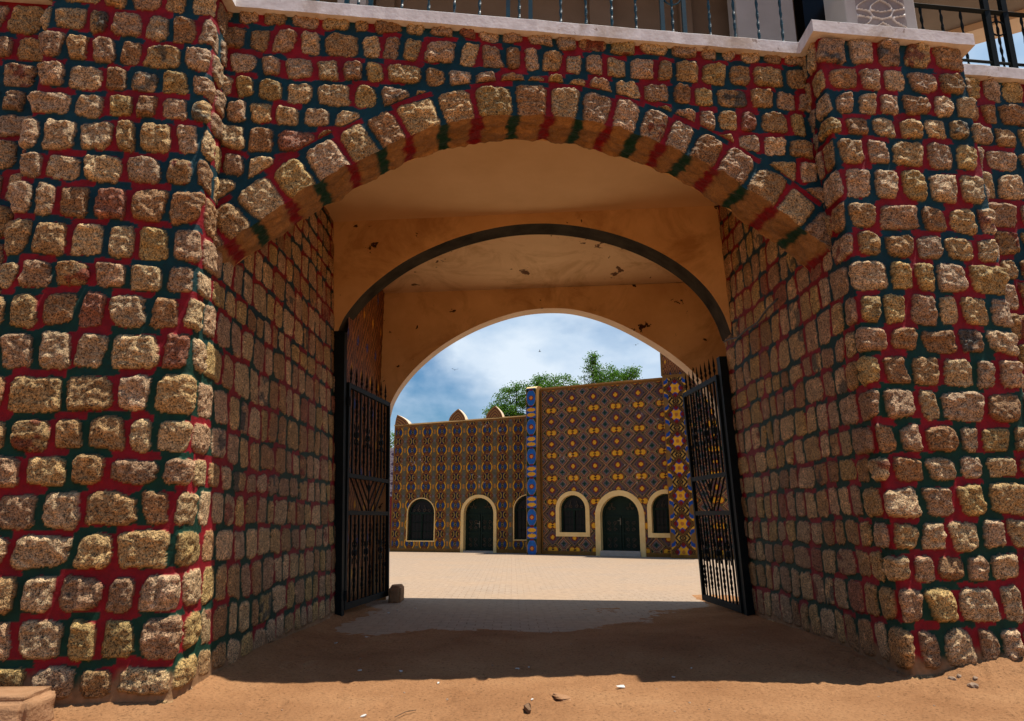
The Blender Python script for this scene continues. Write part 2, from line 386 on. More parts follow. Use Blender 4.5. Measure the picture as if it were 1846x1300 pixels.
        for k in range(len(js) - 1):
            cs = (js[k] + js[k + 1]) / 2; hw = (js[k + 1] - js[k] - .06) / 2
            sd_ = rs.randint(1 << 30)
            near = (np.abs(s_ - cs) < hw + .1) & (rho < .5)
            if not near.any(): continue
            r0, r1 = np.where(near.any(1))[0][[0, -1]]; c0, c1 = np.where(near.any(0))[0][[0, -1]]
            S = (slice(r0, r1 + 1), slice(c0, c1 + 1))
            hh_ = rs.uniform(.185, .21)
            d, pn, qn, rk = put(cs, .165, hw, hh_, 0., 0., ws[S], wr[S], sd_)
            write(S, d, pn, qn, rk, hw, .19)
        arch_j = (js, vc)
    else: arch_j = None
    # joints
    gn = fbm(U * 5, V * 5, seed + 40, 4)
    tealness = sm(2.6, 4.6, V + 1.2 * gn)[..., None]
    cold = GRN * (1 - tealness) + TEAL * tealness
    Gs = G.astype(float)[..., None]
    C = RED * (1 - Gs) + cold * Gs
    C = C * (1 + .5 * fbm(U * 2.2, V * 2.2, seed + 41, 4))[..., None]
    if dirt:
        dm = (1 - sm(dirt, dirt + .12, V + .25 * gn))[..., None]; C = C * (1 - dm) + np.array((.26, .14, .065)) * dm
        tint = tint * (1 - .35 * dm) + np.array((.36, .20, .10)) * .35 * dm
    Kc = sm(.25, .75, K + .25 * edge_n / .16 * .5)[..., None]
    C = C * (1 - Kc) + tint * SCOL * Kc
    H = H + .006 * fbm(U * 12, V * 12, seed + 42, 4) + .012 * fbm(U * 2.5, V * 2.5, seed + 43, 2)
    return H, C, Kc[..., 0], arch_j
# ------------------------------------------------------------------ gatehouse
def Yb(x): return 6.32 + WS * x          # face of the buttresses
def Ya(x): return 6.70 + WS * x          # face of the arch wall, set back
HT = 6.82
gate_root = empty('gatehouse', (.4, 6.75, 0)); SHIFT[gate_root.name] = (.4, 6.75, 0)
tag(gate_root, 'rough granite gatehouse with red and green painted joints around a wide arch', 'gatehouse')
def resample(pb, pt, step, rad=.045):
    pb = np.array(pb, float); pt = np.array(pt, float)
    seg = np.hypot(*(pb[1:] - pb[:-1]).T); s = np.concatenate([[0], np.cumsum(seg)])
    fine = np.arange(0, s[-1], .004)
    def along(p):
        q = np.stack([np.interp(fine, s, p[:, 0]), np.interp(fine, s, p[:, 1])], 1)
        k = int(rad / .004); ker = np.ones(2 * k + 1) / (2 * k + 1)
        e = np.pad(q, ((k, k), (0, 0)), mode='edge')
        e[:k] = q[0] - (q[1:k+1] - q[0])[::-1]; e[-k:] = q[-1] + (q[-1] - q[-k-1:-1])[::-1]
        return np.stack([np.convolve(e[:, i], ker, 'valid') for i in range(2)], 1)
    b, t = along(pb), along(pt)
    g = np.gradient(b, axis=0); g /= np.linalg.norm(g, axis=1)[:, None]; nrm = np.stack([g[:, 1], -g[:, 0]], 1)
    us = [0.]
    while us[-1] < fine[-1] - .03:
        us.append(us[-1] + step(us[-1], s))
    us = np.array(us); f = lambda a: np.stack([np.interp(us, fine, a[:, i]) for i in range(2)], 1)
    return us, f(b), f(t), f(nrm), s
def strip(pb, pt, z1, seed, step, cuts, names, flat, mz=.0135, pv=.34, pu=.36):
    us, b, t, n, s = resample(pb, pt, step)
    zs = np.arange(-.12, z1 + .001, mz); zs[-1] = z1
    U, V = np.meshgrid(us, zs)
    H, C, K, _ = masonry(U, V, seed, pu, pv, flat=lambda u: flat(u, s))
    f = (np.clip(V, 0, 9) / HT)[..., None]
    # the lowest courses bulge forward a little, as old rubble does
    XY = b[None] * (1 - f) + t[None] * f + n[None] * H[..., None]
    P = np.dstack([XY[..., 0], XY[..., 1], V])
    ks = [0] + [int(np.searchsorted(us, s[c])) for c in cuts] + [len(us) - 1]
    for i, nm in enumerate(names):
        a, e = ks[i], ks[i + 1]
        o = grid_obj(nm, P[:, a:e + 1], M['stone'], gate_root, C[:, a:e + 1], K[:, a:e + 1])
LB = [(-6.2, Yb(-6.2) + .5), (-4.57, Yb(-4.57) + .5), (-4.57, Yb(-4.57)), (-2.77, Yb(-2.77)), (-2.69, 11.3)]
LT = [(-6.2, Yb(-6.2) + .5), (-4.57, Yb(-4.57) + .5), (-4.55, Yb(-4.57)), (-3.06, Yb(-3.06)), (-3.14, 11.2)]
RB = [(3.62, 10.95), (3.68, Yb(3.68)), (5.34, Yb(5.34)), (5.34, Yb(5.34) + .5), (7.6, Yb(7.6) + .5)]
RT = [(3.38, 10.6), (3.48, Yb(3.48)), (5.25, Yb(5.25)), (5.25, Yb(5.25) + .5), (7.6, Yb(7.6) + .5)]
strip(LB, LT, HT, 11, lambda u, s: .0135 if u < s[3] + .5 else (.018 if u < s[3] + 1.5 else .026), (1, 3), ('wing_wall', 'buttress', 'passage_wall'), lambda u, s: 1 - .72 * sm(s[3] - .1, s[3] + .7, u))
strip(RB, RT, HT, 23, lambda u, s: .026 if u < s[1] - 1.5 else (.018 if u < s[1] - .5 else .0135), (1, 3), ('passage_wall', 'buttress', 'wing_wall'), lambda u, s: .28 + .72 * sm(s[1] - .7, s[1] + .1, u), pu=.35, pv=.335)
# --- arch wall: columns run from the arch curve up to the coping
A1 = np.array([(-3.25,3.78),(-2.955,4.064),(-2.671,4.309),(-2.401,4.565),(-2.1,4.793),(-1.867,4.976),(-1.6,5.15),(-1.156,5.45),(-0.814,5.62),(-0.465,5.74),(-0.091,5.81),(0.386,5.84),(0.684,5.828),(1.008,5.78),(1.307,5.71),(1.653,5.60),(2.098,5.41),(2.494,5.18),(3.014,4.83),(3.307,4.60),(3.56,4.36),(3.8,4.12)])
def smooth_curve(P, n, k=3):
    x = P.copy()
    for _ in range(k):
        x[1:-1] = (x[:-2] + 2 * x[1:-1] + x[2:]) / 4
    # centripetal Catmull-Rom through the points
    out = []
    Q = np.vstack([2 * x[0] - x[1], x, 2 * x[-1] - x[-2]])
    for i in range(1, len(Q) - 2):
        for t in np.linspace(0, 1, n, endpoint=False):
            a, b, c, d = Q[i-1], Q[i], Q[i+1], Q[i+2]
            out.append(.5 * (2*b + (c-a)*t + (2*a-5*b+4*c-d)*t*t + (3*b-a-3*c+d)*t**3))
    out.append(x[-1]); return np.array(out)
C1 = smooth_curve(A1, 12, 1)
xs = np.arange(-3.24, 3.70, .0135); za = np.interp(xs, C1[:, 0], C1[:, 1])
nv = 215; T = np.linspace(0, 1, nv)[:, None]
U = np.broadcast_to(xs, (nv, len(xs))).copy(); V = za[None] + (HT - za[None]) * T
sc = np.concatenate([[0], np.cumsum(np.hypot(*(C1[1:] - C1[:-1]).T))])
rho = np.full(U.shape, 9.); sa_ = np.zeros(U.shape)
for i in range(len(C1) - 1):
    a, b = C1[i], C1[i + 1]; ab = b - a; l2 = ab @ ab
    msk = (U > a[0] - .75) & (U < b[0] + .75)
    if not msk.any(): continue
    px, py = U[msk] - a[0], V[msk] - a[1]; t = np.clip((px * ab[0] + py * ab[1]) / l2, 0, 1)
    d = np.hypot(px - t * ab[0], py - t * ab[1]); r_ = rho[msk]; s_ = sa_[msk]; bt = d < r_
    r_[bt] = d[bt]; s_[bt] = (sc[i] + t * math.sqrt(l2))[bt]; rho[msk] = r_; sa_[msk] = s_
H, C, K, AJ = masonry(U, V, 37, .30, .295, arch=(sa_, rho, sc[-1]), dirt=0, prot=.040)
nx, ny = wn.x, wn.y
P = np.dstack([U + nx * H, Ya(U) + ny * H, V])
grid_obj('arch_wall', P, M['stone'], gate_root, C, K)
# soffit of the front arch, banded in joint paint
DEP = .50; nt_ = 36
tt = np.linspace(0, 1, nt_)[:, None]; Hs = H[0][None]
sx = np.interp(xs, C1[:, 0], sc)
gx = np.gradient(xs); gz = np.gradient(za); ln = np.hypot(gx, gz); dnx, dnz = gz / ln, -gx / ln     # towards the opening
Us = np.broadcast_to(sx, (nt_, len(xs))); Vs = np.broadcast_to(tt * DEP, Us.shape)
h2 = (.10 * fbm(Us * 4, Vs * 9, 90, 5) + .012 * fbm(Us * 20, Vs * 20, 91, 3)) * sm(0, .12, Vs)
off = (tt * DEP) * np.ones_like(Us) - Hs * (1 - sm(0, .25, tt))
js, vc = AJ
kk = np.clip(np.searchsorted((js[1:] + js[:-1]) / 2, Us + .03 * fbm(Us * 6, Vs * 6, 92)), 0, len(js) - 1)
dj = np.abs(Us + .05 * fbm(Us * 5, Vs * 5, 93) - js[kk]); pm = (1 - sm(.04, .085, dj + .09 * fbm(Us * 16, Vs * 16, 96, 3)))
pm = pm * (js[kk] * 7.3 % 1 > .12)
h2 = h2 + .018 * sm(.05, .12, dj) * sm(0, .1, Vs)
P = np.dstack([xs[None] + dnx[None] * h2 - nx * off, Ya(xs)[None] - ny * off, za[None] + dnz[None] * h2])
pc = RED * (1 - vc[kk][..., None]) + GRN * 1.2 * vc[kk][..., None]
sb = np.array((.34, .175, .06)) * (1 + .9 * fbm(Us * 3, Vs * 7, 94, 4))[..., None]
C = sb * (1 - pm[..., None]) + pc * pm[..., None]
grid_obj('arch_soffit', P, M['stone'], gate_root, C, np.full(Us.shape, .35), flip=True)
# back of the front arch wall (seen only from inside)
mb = MB(); vb = []
for x, z in zip(xs[::12], za[::12]): vb += [(x + -nx*DEP, Ya(x) - ny*DEP, z), (x - nx*DEP, Ya(x) - ny*DEP, 6.6)]
mb.add(vb, [(2*i, 2*i+1, 2*i+3, 2*i+2) for i in range(len(vb)//2 - 1)]); mb.build('arch_wall_back', M['plaster'], gate_root)
# --- inner plastered arches
def cross_arch(name, curve, a, slope, thick, xl, xr, top, mat, lining, jambs=None):
    """plaster wall across the passage with an arched opening; curve runs left to right; jambs=(xl0,xr0) feet of the jambs"""
    pts = [tuple(p) for p in curve]; outer = []
    for x, z in pts: outer.append((x, top))
    if jambs:
        zl, zr = pts[0][1], pts[-1][1]
        lft = [(jambs[0] + (pts[0][0] - jambs[0]) * k / 6, zl * k / 6) for k in range(7)]
        rgt = [(pts[-1][0] + (jambs[1] - pts[-1][0]) * k / 6, zr * (1 - k / 6)) for k in range(7)]
        lo = [(xl, z) for x, z in lft]; ro = [(xr, z) for x, z in rgt]
        pts2 = lft + [pts[0]] + pts[1:-1] + [pts[-1]] + rgt
        out2 = lo + [(xl, top)] + outer[1:-1] + [(xr, top)] + ro
    else:
        pts2 = [(xl, pts[0][1])] + pts + [(xr, pts[-1][1])]; out2 = [(xl, top)] + outer + [(xr, top)]
    Y = lambda x: a + slope * x
    n = len(pts2); mb = MB()
    vf = [(x, Y(x), z) for x, z in pts2] + [(x, Y(x), z) for x, z in out2]
    mb.add(vf, [(i, i + 1, n + i + 1, n + i) for i in range(n - 1)])
    vb = [(x, Y(x) + thick, z) for x, z in pts2] + [(x, Y(x) + thick, z) for x, z in out2]
    mb.add(vb, [(i, n + i, n + i + 1, i + 1) for i in range(n - 1)])
    w_ = mb.build(name, mat, gate_root)
    lb = MB(); m_ = 6
    for j in range(m_ + 1):
        for i, (x, z) in enumerate(pts2): lb.v.append((x, Y(x) + thick * j / m_, z))
    for j in range(m_):
        for i in range(n - 1): lb.f.append((j*n+i, (j+1)*n+i, (j+1)*n+i+1, j*n+i+1)); lb.m.append(0)
    l_ = lb.build('arch_lining', lining, None, smooth=False)
    l_.data.transform(Matrix.Translation((-.4, -6.75, 0))); l_.parent = w_
    return w_
A2 = np.array([(-2.93,4.45),(-2.904,4.593),(-2.84,4.835),(-2.418,5.36),(-1.832,5.797),(-1.039,6.158),(-0.235,6.335),(0.403,6.37),(1.061,6.307),(1.715,6.119),(2.283,5.868),(2.823,5.499),(3.165,5.10),(3.38,4.70),(3.46,4.335)])
C2 = smooth_curve(A2, 8, 1)
cross_arch('inner_arch', C2, 10.75, -.1, .46, -3.25, 4.9, 6.53, M['plaster'], M['lining'])
A3 = np.array([(-2.74,3.7),(-2.70,4.0),(-2.489,4.371),(-2.091,4.878),(-1.501,5.332),(-0.719,5.771),(0.186,6.034),(0.874,6.072),(1.541,5.983),(2.206,5.768),(3.263,5.11),(3.865,4.56),(4.22,4.05),(4.44,3.45),(4.52,2.77)])
A3 = np.stack([A3[:, 0] * .9075, 1.5 + (A3[:, 1] - 1.5) * .9075], 1)
C3 = smooth_curve(A3, 8, 1)
cross_arch('inner_arch', C3, 13.25, -.11, .35, -3.1, 4.9, 6.06, M['plaster2'], M['reveal'], jambs=(-2.37, 4.15))
def sheet(name, x0, x1, y0, y1, z, mat, th=.12):
    mb = MB(); mb.box((x0, y0, z), (x1, y1, z + th)); return mb.build(name, mat, gate_root)
def quadbox(name, pts, z, th, mat):
    mb = MB(); n = len(pts)
    mb.add([(x, y, z) for x, y in pts] + [(x, y, z + th) for x, y in pts], [tuple(range(n))[::-1], tuple(n + i for i in range(n))] + [(i, (i+1) % n, n + (i+1) % n, n + i) for i in range(n)])
    return mb.build(name, mat, gate_root)
quadbox('ceiling', [(-3.4, Ya(-3.4) + .3), (3.9, Ya(3.9) + .3), (3.9, 10.6), (-3.4, 11.3)], 6.53, .12, M['ceiling'])
mb = MB(); q = [(-3.2, 11.2, 6.42), (4.9, 10.5, 6.42), (4.9, 13.05, 6.03), (-3.2, 13.8, 6.03)]
mb.add(q + [(x, y, 6.6) for x, y, z in q], [(3,2,1,0), (4,5,6,7), (0,1,5,4), (1,2,6,5), (2,3,7,6), (3,0,4,7)]); mb.build('ceiling', M['ceiling2'], gate_root)
# roof deck and the bulk of the building on both sides, so that light comes only through the arches
quadbox('roof_deck', [(-7.5, Yb(-7.5) + .66), (-4.4, Yb(-4.4) + .66), (-4.4, Yb(-4.4) + .2), (-3.15, Yb(-3.15) + .2), (-3.1, Ya(-3.1) + .15), (3.55, Ya(3.55) + .15), (3.6, Yb(3.6) + .2), (5.1, Yb(5.1) + .2), (5.15, Yb(5.1) + .66), (9.5, Yb(9.5) + .66), (9.5, 12.6), (-7.5, 14.3)], 6.70, .2, M['step'])
mb = MB(); mb.box((3.98, 8.5, 0), (4.74, 10.2, 6.69)); mb.box((4.74, 8.5, 0), (9.4, 12.5, 6.69)); mb.build('side_block', M['reveal'], gate_root)
mb = MB(); mb.box((-7.4, 7.3, 0), (-3.3, 13.5, 6.69)); mb.build('side_block', M['reveal'], gate_root)
# --- painted relief patterns
BLK = (.006, .005, .005); CRM = (.38, .22, .09); YEL = (.74, .37, .02); BLU = (.006, .06, .30); DRD = (.17, .008, .008)
GRY = (.10, .072, .068); GBL = (.07, .08, .10); OCR = (.21, .10, .020); GR2 = (.004, .035, .015); ORD = (.24, .045, .018)
def lay(C, m, c): C[m] = np.array(c)
def frac(x): return x - np.floor(x)
def pat_right(u, v):
    x = frac(u / .985) - .5; y = frac(v / .985) - .5; C = np.zeros(u.shape + (3,)); C[:] = GRY
    ax, ay = np.abs(x), np.abs(y); d = ax + ay
    st = (np.floor(d * 26)).astype(int) % 3; lay(C, st == 0, CRM); lay(C, st == 1, (.07, .05, .05)); C *= .9
    # bow ties above and below each star
    yy = .5 - ay; r = np.hypot(ax - .115, yy)
    lay(C, (ax + yy) < .40, GR2); lay(C, np.abs((ax + yy) - .40) < .02, CRM)
    lay(C, r < .165, CRM); lay(C, r < .15, DRD); lay(C, r < .112, YEL); lay(C, np.hypot(ax - .03, yy) < .03, BLK)
    # small diamonds with a green cross
    gx_, gy = .5 - ax, np.abs(ay - .25); dg = gx_ + gy
    lay(C, dg < .255, CRM); lay(C, dg < .238, DRD); lay(C, dg < .205, GBL); lay(C, np.abs(dg - .165) < .012, CRM); 
    lay(C, ((gx_ < .028) & (gy < .085)) | ((gy < .028) & (gx_ < .085)), GR2)
    # star diamonds
    lay(C, d < .425, BLK); lay(C, d < .395, CRM); lay(C, d < .378, BLK); lay(C, d < .345, CRM); lay(C, d < .325, (.095, .062, .068))
    an = np.arctan2(y, x); rr = np.hypot(x, y); star = .115 + .045 * np.abs(((an / (math.pi / 4)) % 1) - .5) * 2
    lay(C, rr < star, DRD); lay(C, ((ax < .045) & (ay < .088)) | ((ay < .045) & (ax < .088)) | (rr < .07), YEL)
    for px, py in ((.24, 0), (0, .24)): lay(C, (np.abs(ax - px) + np.abs(ay - py)) < .028, BLK)
    return C
def pat_left(u, v):
    x = frac(u / .735 + .25) - .5; y = frac(v / .85) - .5; C = np.zeros(u.shape + (3,)); C[:] = OCR
    ax, ay = np.abs(x), np.abs(y); d = ax + ay
    lay(C, ax > .37, (.15, .115, .07))
    ch = (np.floor((x + y) * 14) + np.floor((x - y) * 14)).astype(int) % 2; lay(C, (ax > .37) & (ch == 0), (.075, .09, .06))
    lay(C, (ax > .43) & (np.abs(ay - .5) < .12), (.40, .17, .03)); lay(C, (ax > .44) & (ay < .05), (.13, .13, .16))
    yy = .5 - ay; r = np.hypot(ax, yy * 1.05)
    lay(C, (r < .35), (.10, .045, .015)); lay(C, (r < .35) & (r > .295) & (ax > .2), YEL)
    lay(C, np.hypot((ax - .16) / .085, yy / .14) < 1., (.008, .045, .17)); lay(C, (ax + yy) < .10, (.30, .2, .04)); lay(C, (ax + yy) < .07, GR2)
    st = np.floor(d * 24).astype(int) % 2
    dm = d < .42; C[dm & (st == 0)] = (.30, .075, .02); C[dm & (st == 1)] = (.06, .03, .012)
    lay(C, d < .28, (.26, .12, .03))
    c1 = np.hypot(ax - .26, y); lay(C, (c1 < .22) & (d < .30), (.30, .20, .04)); lay(C, (c1 < .16) & (d < .30), BLK); lay(C, (c1 < .08) & (d < .3), (.24, .13, .03))
    lay(C, (ax < .03 + 2.4 * ay * ay) & (ay < .19), (.01, .006, .035))
    return C
def pat_column(u, v, w):
    x = np.abs(u / w - .5) * 2; y = np.abs(frac(v / 1.29) - .5) * 1.29; C = np.zeros(u.shape + (3,)); C[:] = (.01, .09, .36)
    lay(C, y < .40, GR2); e = np.hypot(x / .93, y / .36); lay(C, e < 1.04, CRM); lay(C, e < .98, (.015, .12, .42))
    rr = np.hypot(x * w / 2, y); lay(C, rr < .115, DRD); lay(C, rr < .075, (.70, .24, .04))
    lay(C, (x < .35) & (np.abs(y - .37) < .04), DRD)
    lens = np.hypot(x / .85, (y - .53) / .085); lay(C, lens < 1., YEL)
    lay(C, x > .93, (.30, .17, .04)); return C
def pat_pilaster(u, v, w):
    x = (u / w - .5) * 1.0; y = frac(v / 1.06) - .5; C = np.zeros(u.shape + (3,)); C[:] = YEL
    ax, ay = np.abs(x), np.abs(y); d = ax + ay; d2 = ax + (.5 - ay)
    st = np.floor(d2 * 13).astype(int) % 2; C[:] = np.where(st[..., None] == 0, np.array(BLK), np.array(OCR))
    r = np.hypot(.5 - ax, .5 - ay); lay(C, r < .40, YEL); lay(C, r < .33, BLU); lay(C, (r < .20), (.20, .11, .03)); 
    s2 = np.floor(d2 * 12).astype(int) % 2; C[(ax < .30) & (ay > .2)] = BLK; C[(ax < .30) & (ay > .2) & (s2 == 0)] = (.40, .24, .05)
    lay(C, d < .52, BLK); lay(C, d < .485, OCR); lay(C, d < .45, BLK); lay(C, d < .415, OCR); lay(C, d < .385, BLK); lay(C, d < .345, DRD); lay(C, d < .31, YEL)
    for px, py in ((.27, 0), (0, .27)):
        r = np.hypot(ax - px, ay - py); k = d < .355; lay(C, (r < .12) & k, BLU); lay(C, (r < .085) & k, DRD)
    lay(C, np.hypot(x, y) < .07, (.45, .17, .03)); lay(C, ax > .48, OCR); return C
def pat_side(u, v):
    a = u + v * .55; b = u - v * .55
    C = np.zeros(u.shape + (3,)); C[:] = (.26, .085, .030)
    x = frac(u / .62) - .5; y = frac(v / 1.15) - .5; d = np.abs(x) + np.abs(y); s = np.floor(d * 15).astype(int) % 3
    lay(C, s == 0, (.045, .022, .012)); lay(C, s == 1, (.36, .15, .045)); lay(C, d < .08, YEL); lay(C, (d > .9), BLU); return C
# side walls of the gate bay with moulded diamonds
def plan_wall(name, p0, p1, z1, pat, parent, n=None, relief=.012, step=.03):
    p0, p1 = np.array(p0), np.array(p1); l = np.hypot(*(p1 - p0)); us = np.linspace(0, l, int(l / step)); zs = np.linspace(0, z1, int(z1 / step))
    U, V = np.meshgrid(us, zs); C = pat(U, V); g = C.sum(-1); d = (p1 - p0) / l; nn = np.array((d[1], -d[0])); h = relief * np.clip(g, 0, .5) * 2
    P = np.dstack([p0[0] + d[0]*U + nn[0]*h, p0[1] + d[1]*U + nn[1]*h, V]); return grid_obj(name, P, M['tile'], parent, C)
plan_wall('side_wall', (-2.80, 11.2), (-2.66, 13.6), 6.45, pat_side, gate_root)
plan_wall('side_wall', (4.62, 13.1), (4.62, 10.75), 6.45, pat_side, gate_root)
# --- coping
def offset_poly(pts, d):
    out = []
    for i, p in enumerate(pts):
        p = Vector(p)
        def nrm(a, b): t = (Vector(b) - Vector(a)).normalized(); return Vector((t.y, -t.x))
        if i == 0: n = nrm(pts[0], pts[1]); out.append(p + n * d); continue
        if i == len(pts) - 1: n = nrm(pts[-2], pts[-1]); out.append(p + n * d); continue
        n1_, n2_ = nrm(pts[i-1], p), nrm(p, pts[i+1]); m = (n1_ + n2_).normalized(); out.append(p + m * (d / max(.3, m.dot(n1_))))
    return out
cp = [(-6.2, Yb(-6.2)+.5), (-4.57, Yb(-4.57)+.5), (-4.55, Yb(-4.57)), (-3.04, Yb(-3.04)), (-3.05, Ya(-3.05)), (3.49, Ya(3.49)), (3.48, Yb(3.48)), (5.25, Yb(5.25)), (5.25, Yb(5.25)+.5), (7.6, Yb(7.6)+.5)]
def coping(pts, z0, z1, over=.10, ins=.30):
    o_, i_ = offset_poly(pts, over), offset_poly(pts, -ins)
    # subdivide so the edge can wander a little
    mb = MB(); ring = []
    for k in range(len(pts) - 1):
        n = max(2, int((o_[k+1] - o_[k]).length / .12))
        for q in range(n + (k == len(pts) - 2)):
            f = q / n; a = o_[k].lerp(o_[k+1], f); b = i_[k].lerp(i_[k+1], f)
            if 0 < q < n:
                j = random.uniform(-.004, .004); a = a + Vector((0, j))
            dz = random.uniform(-.004, .004); ring.append([(a.x, a.y, z0 + dz), (a.x, a.y, z1 + dz * .6 - .012), (a.x, a.y + .012, z1 + dz * .6), (b.x, b.y, z1), (b.x, b.y, z0)])
    vs = [v for r_ in ring for v in r_]; fs = []
    for i in range(len(ring) - 1):
        for j in range(5): fs.append((i*5+j, (i+1)*5+j, (i+1)*5+(j+1) % 5, i*5+(j+1) % 5))
    fs += [(0, 1, 2, 3, 4), tuple(len(vs) - 5 + j for j in (4, 3, 2, 1, 0))]
    mb.add(vs, fs); return mb.build('coping', M['coping'], gate_root)
coping(cp, HT, HT + .16)
# --- upper storey: back wall, pillars, doorway, carved pillar, canopy
ux = lambda px, Y, r=.86: (px - 923) / 1230.7 * Y * 1.155     # width at the height of the balcony
mb = MB(); mb.box((-7.2, 9.6, 6.9), (6.2, 9.85, 10.4)); mb.build('upper_wall', M['upwall'], gate_root)
mb = MB(); mb.box((-7.2, 8.6, 10.4), (6.0, 12.5, 10.6)); mb.build('upper_roof', M['soffit2'], gate_root)
for x0, x1, y in ((-3.95, -3.42, 9.0), (3.42, 4.30, 8.95), (-2.75, -2.3, 9.2)):
    mb = MB(); mb.box((x0, y, 6.9), (x1, y + .35, 10.4)); mb.build('upper_pillar', M['uppillar'], gate_root, bevel=.01)
for x0, x1 in ((-2.2, -1.9), (1.25, 1.6), (2.7, 2.9)):
    mb = MB(); mb.box((x0, 9.45, 6.9), (x1, 9.6, 10.4)); mb.build('upper_pilaster', M['upwall'], gate_root, bevel=.01)
d_ = MB(); d_.box((4.62, 9.3, 6.9), (5.75, 9.58, 10.35)); d_ = d_.build('upper_door', M['void'], gate_root)
# carved pillar on the right buttress
px0, px1 = 4.12, 4.98; py = Yb(4.5) + .38
mb = MB(); mb.box((px0, py, 6.9), (px1, py + .5, 10.4)); pil = mb.build('carved_pillar', M['uppillar'], gate_root, bevel=.012)
us = np.linspace(px0 + .13, px1 - .13, 70); zs = np.linspace(6.95, 9.6, 300); U, V = np.meshgrid(us, zs)
c_ = (px0 + px1) / 2; a_ = np.abs(U - c_); y_ = frac(V / .42) - .5
vine = np.sin(a_ * 22 + np.sin(y_ * 2 * math.pi) * 2.6) + .8 * np.cos(y_ * 4 * math.pi + a_ * 14)
Hh = .022 * (1 - sm(.08, .30, np.abs(vine))) + .006 * fbm(U * 30, V * 30, 5, 3); ed = np.minimum(np.minimum(U - us[0], us[-1] - U), 1) ; Hh = Hh * sm(0, .03, ed)
rg = (1 - sm(.08, .36, np.abs(vine)))[..., None]; Cc = np.array((.30, .255, .235)) * (1 - rg) + np.array((.80, .76, .73)) * rg
P = np.dstack([U, np.full_like(U, py - .002) - Hh, V])
o = grid_obj('carved_panel', P + np.array((-.4, -6.75, 0)), M['tile'], None, Cc); o.parent = pil
# canopy on the right
quadbox('canopy', [(5.0, 8.2), (9.6, 7.0), (9.6, 8.86), (7.6, 9.98), (5.0, 10.8)], 9.32, .2, M['soffit2'])
mb = MB(); a0, a1 = Vector((5.0, 11.45, 0)), Vector((9.8, 8.75, 0)); dd = (a1 - a0).normalized(); nn = Vector((-dd.y, dd.x, 0)) * -.42
mb.add([(a0.x, a0.y, 9.2), (a1.x, a1.y, 9.2), (a1.x + nn.x, a1.y + nn.y, 9.2), (a0.x + nn.x, a0.y + nn.y, 9.2), (a0.x, a0.y, 9.52), (a1.x, a1.y, 9.52), (a1.x + nn.x, a1.y + nn.y, 9.52), (a0.x + nn.x, a0.y + nn.y, 9.52)], [(0,3,2,1),(4,5,6,7),(0,1,5,4),(1,2,6,5),(2,3,7,6),(3,0,4,7)])
mb.build('canopy_beam', M['reveal'], gate_root)
# --- balcony railings
def twisted(mb, x, y, z0, z1, r=.013):
    n = int((z1 - z0) / .022); pts = []; rr = []
    for i in range(n + 1):
        z = z0 + (z1 - z0) * i / n; pts.append((x, y, z)); rr.append(r * (.75 + .75 * abs(math.sin(z * 21 + x * 7))))
    mb.tube(pts, rr, 5, twist=.25)
def railing(x0, x1, yf, xt, xp, rings, mat, zb=7.10, pw=.024):
    top = MB(); a = (x0, yf(x0), 7.96); b = (x1, yf(x1), 7.96); top.bar(a, b, .055); top.bar((x0, yf(x0), zb), (x1, yf(x1), zb), .035)
    rl = top.build('railing', mat, gate_root)
    def sub(mb, nm):
        o = mb.build(nm, mat, None); o.data.transform(Matrix.Translation((-.4, -6.75, 0))); o.parent = rl
    for x in xt: m_ = MB(); twisted(m_, x, yf(x), 7.0, 7.92); sub(m_, 'baluster')
    for x in xp: m_ = MB(); m_.box((x - pw, yf(x) - pw, 6.96), (x + pw, yf(x) + pw, 8.25)); sub(m_, 'railing_post')
    for x in rings:
        m_ = MB(); m_.tube([(x + .105*math.cos(t), yf(x), 7.72 + .105*math.sin(t)) for t in np.linspace(0, 2*math.pi, 20, endpoint=False)], .011, 5, closed=True); sub(m_, 'railing_ring')
yr = lambda x: Ya(x) + .22
def xat(px):      # where a baluster of the middle railing stands
    dx = (px - 923) / 1230.7; return 7.0 * dx / (.862 - WS * dx)
pt = [473, 525, 575, 648, 726, 774, 820, 865, 936, 1010, 1055, 1101, 1144, 1209, 1275, 1319, 1361, 1403]
pp = [627, 670, 916, 956, 1191, 1230]
railing(-3.0, 4.0, yr, [xat(p) for p in pt], [xat(p) for p in pp], [(xat(627) + xat(670)) / 2, (xat(916) + xat(956)) / 2, (xat(1191) + xat(1230)) / 2], M['teal'])
yr2 = lambda x: Yb(x) + .62
railing(5.08, 7.4, yr2, [5.27, 5.55, 5.83, 6.33, 6.70, 6.95], [6.20, 6.46, 7.3], [6.33], M['iron'], 7.20, .034)
# gate posts fixed to the passage walls
def lean_post(mb, b0, b1, t0, t1, z):
    (x0, y0), (x1, y1), (u0, v0), (u1, v1) = b0, b1, t0, t1
    mb.add([(x0,y0,0),(x1,y0,0),(x1,y1,0),(x0,y1,0),(u0,v0,z),(u1,v0,z),(u1,v1,z),(u0,v1,z)], [(0,3,2,1),(4,5,6,7),(0,1,5,4),(1,2,6,5),(2,3,7,6),(3,0,4,7)])
mb = MB(); lean_post(mb, (-2.80, 11.02), (-2.60, 11.20), (-2.98, 11.02), (-2.80, 11.2), 4.55); mb.build('gate_post', M['iron'], gate_root)
mb = MB(); lean_post(mb, (3.50, 10.74), (3.66, 10.90), (3.35, 10.74), (3.50, 10.9), 4.05); mb.build('gate_post', M['iron'], gate_root)
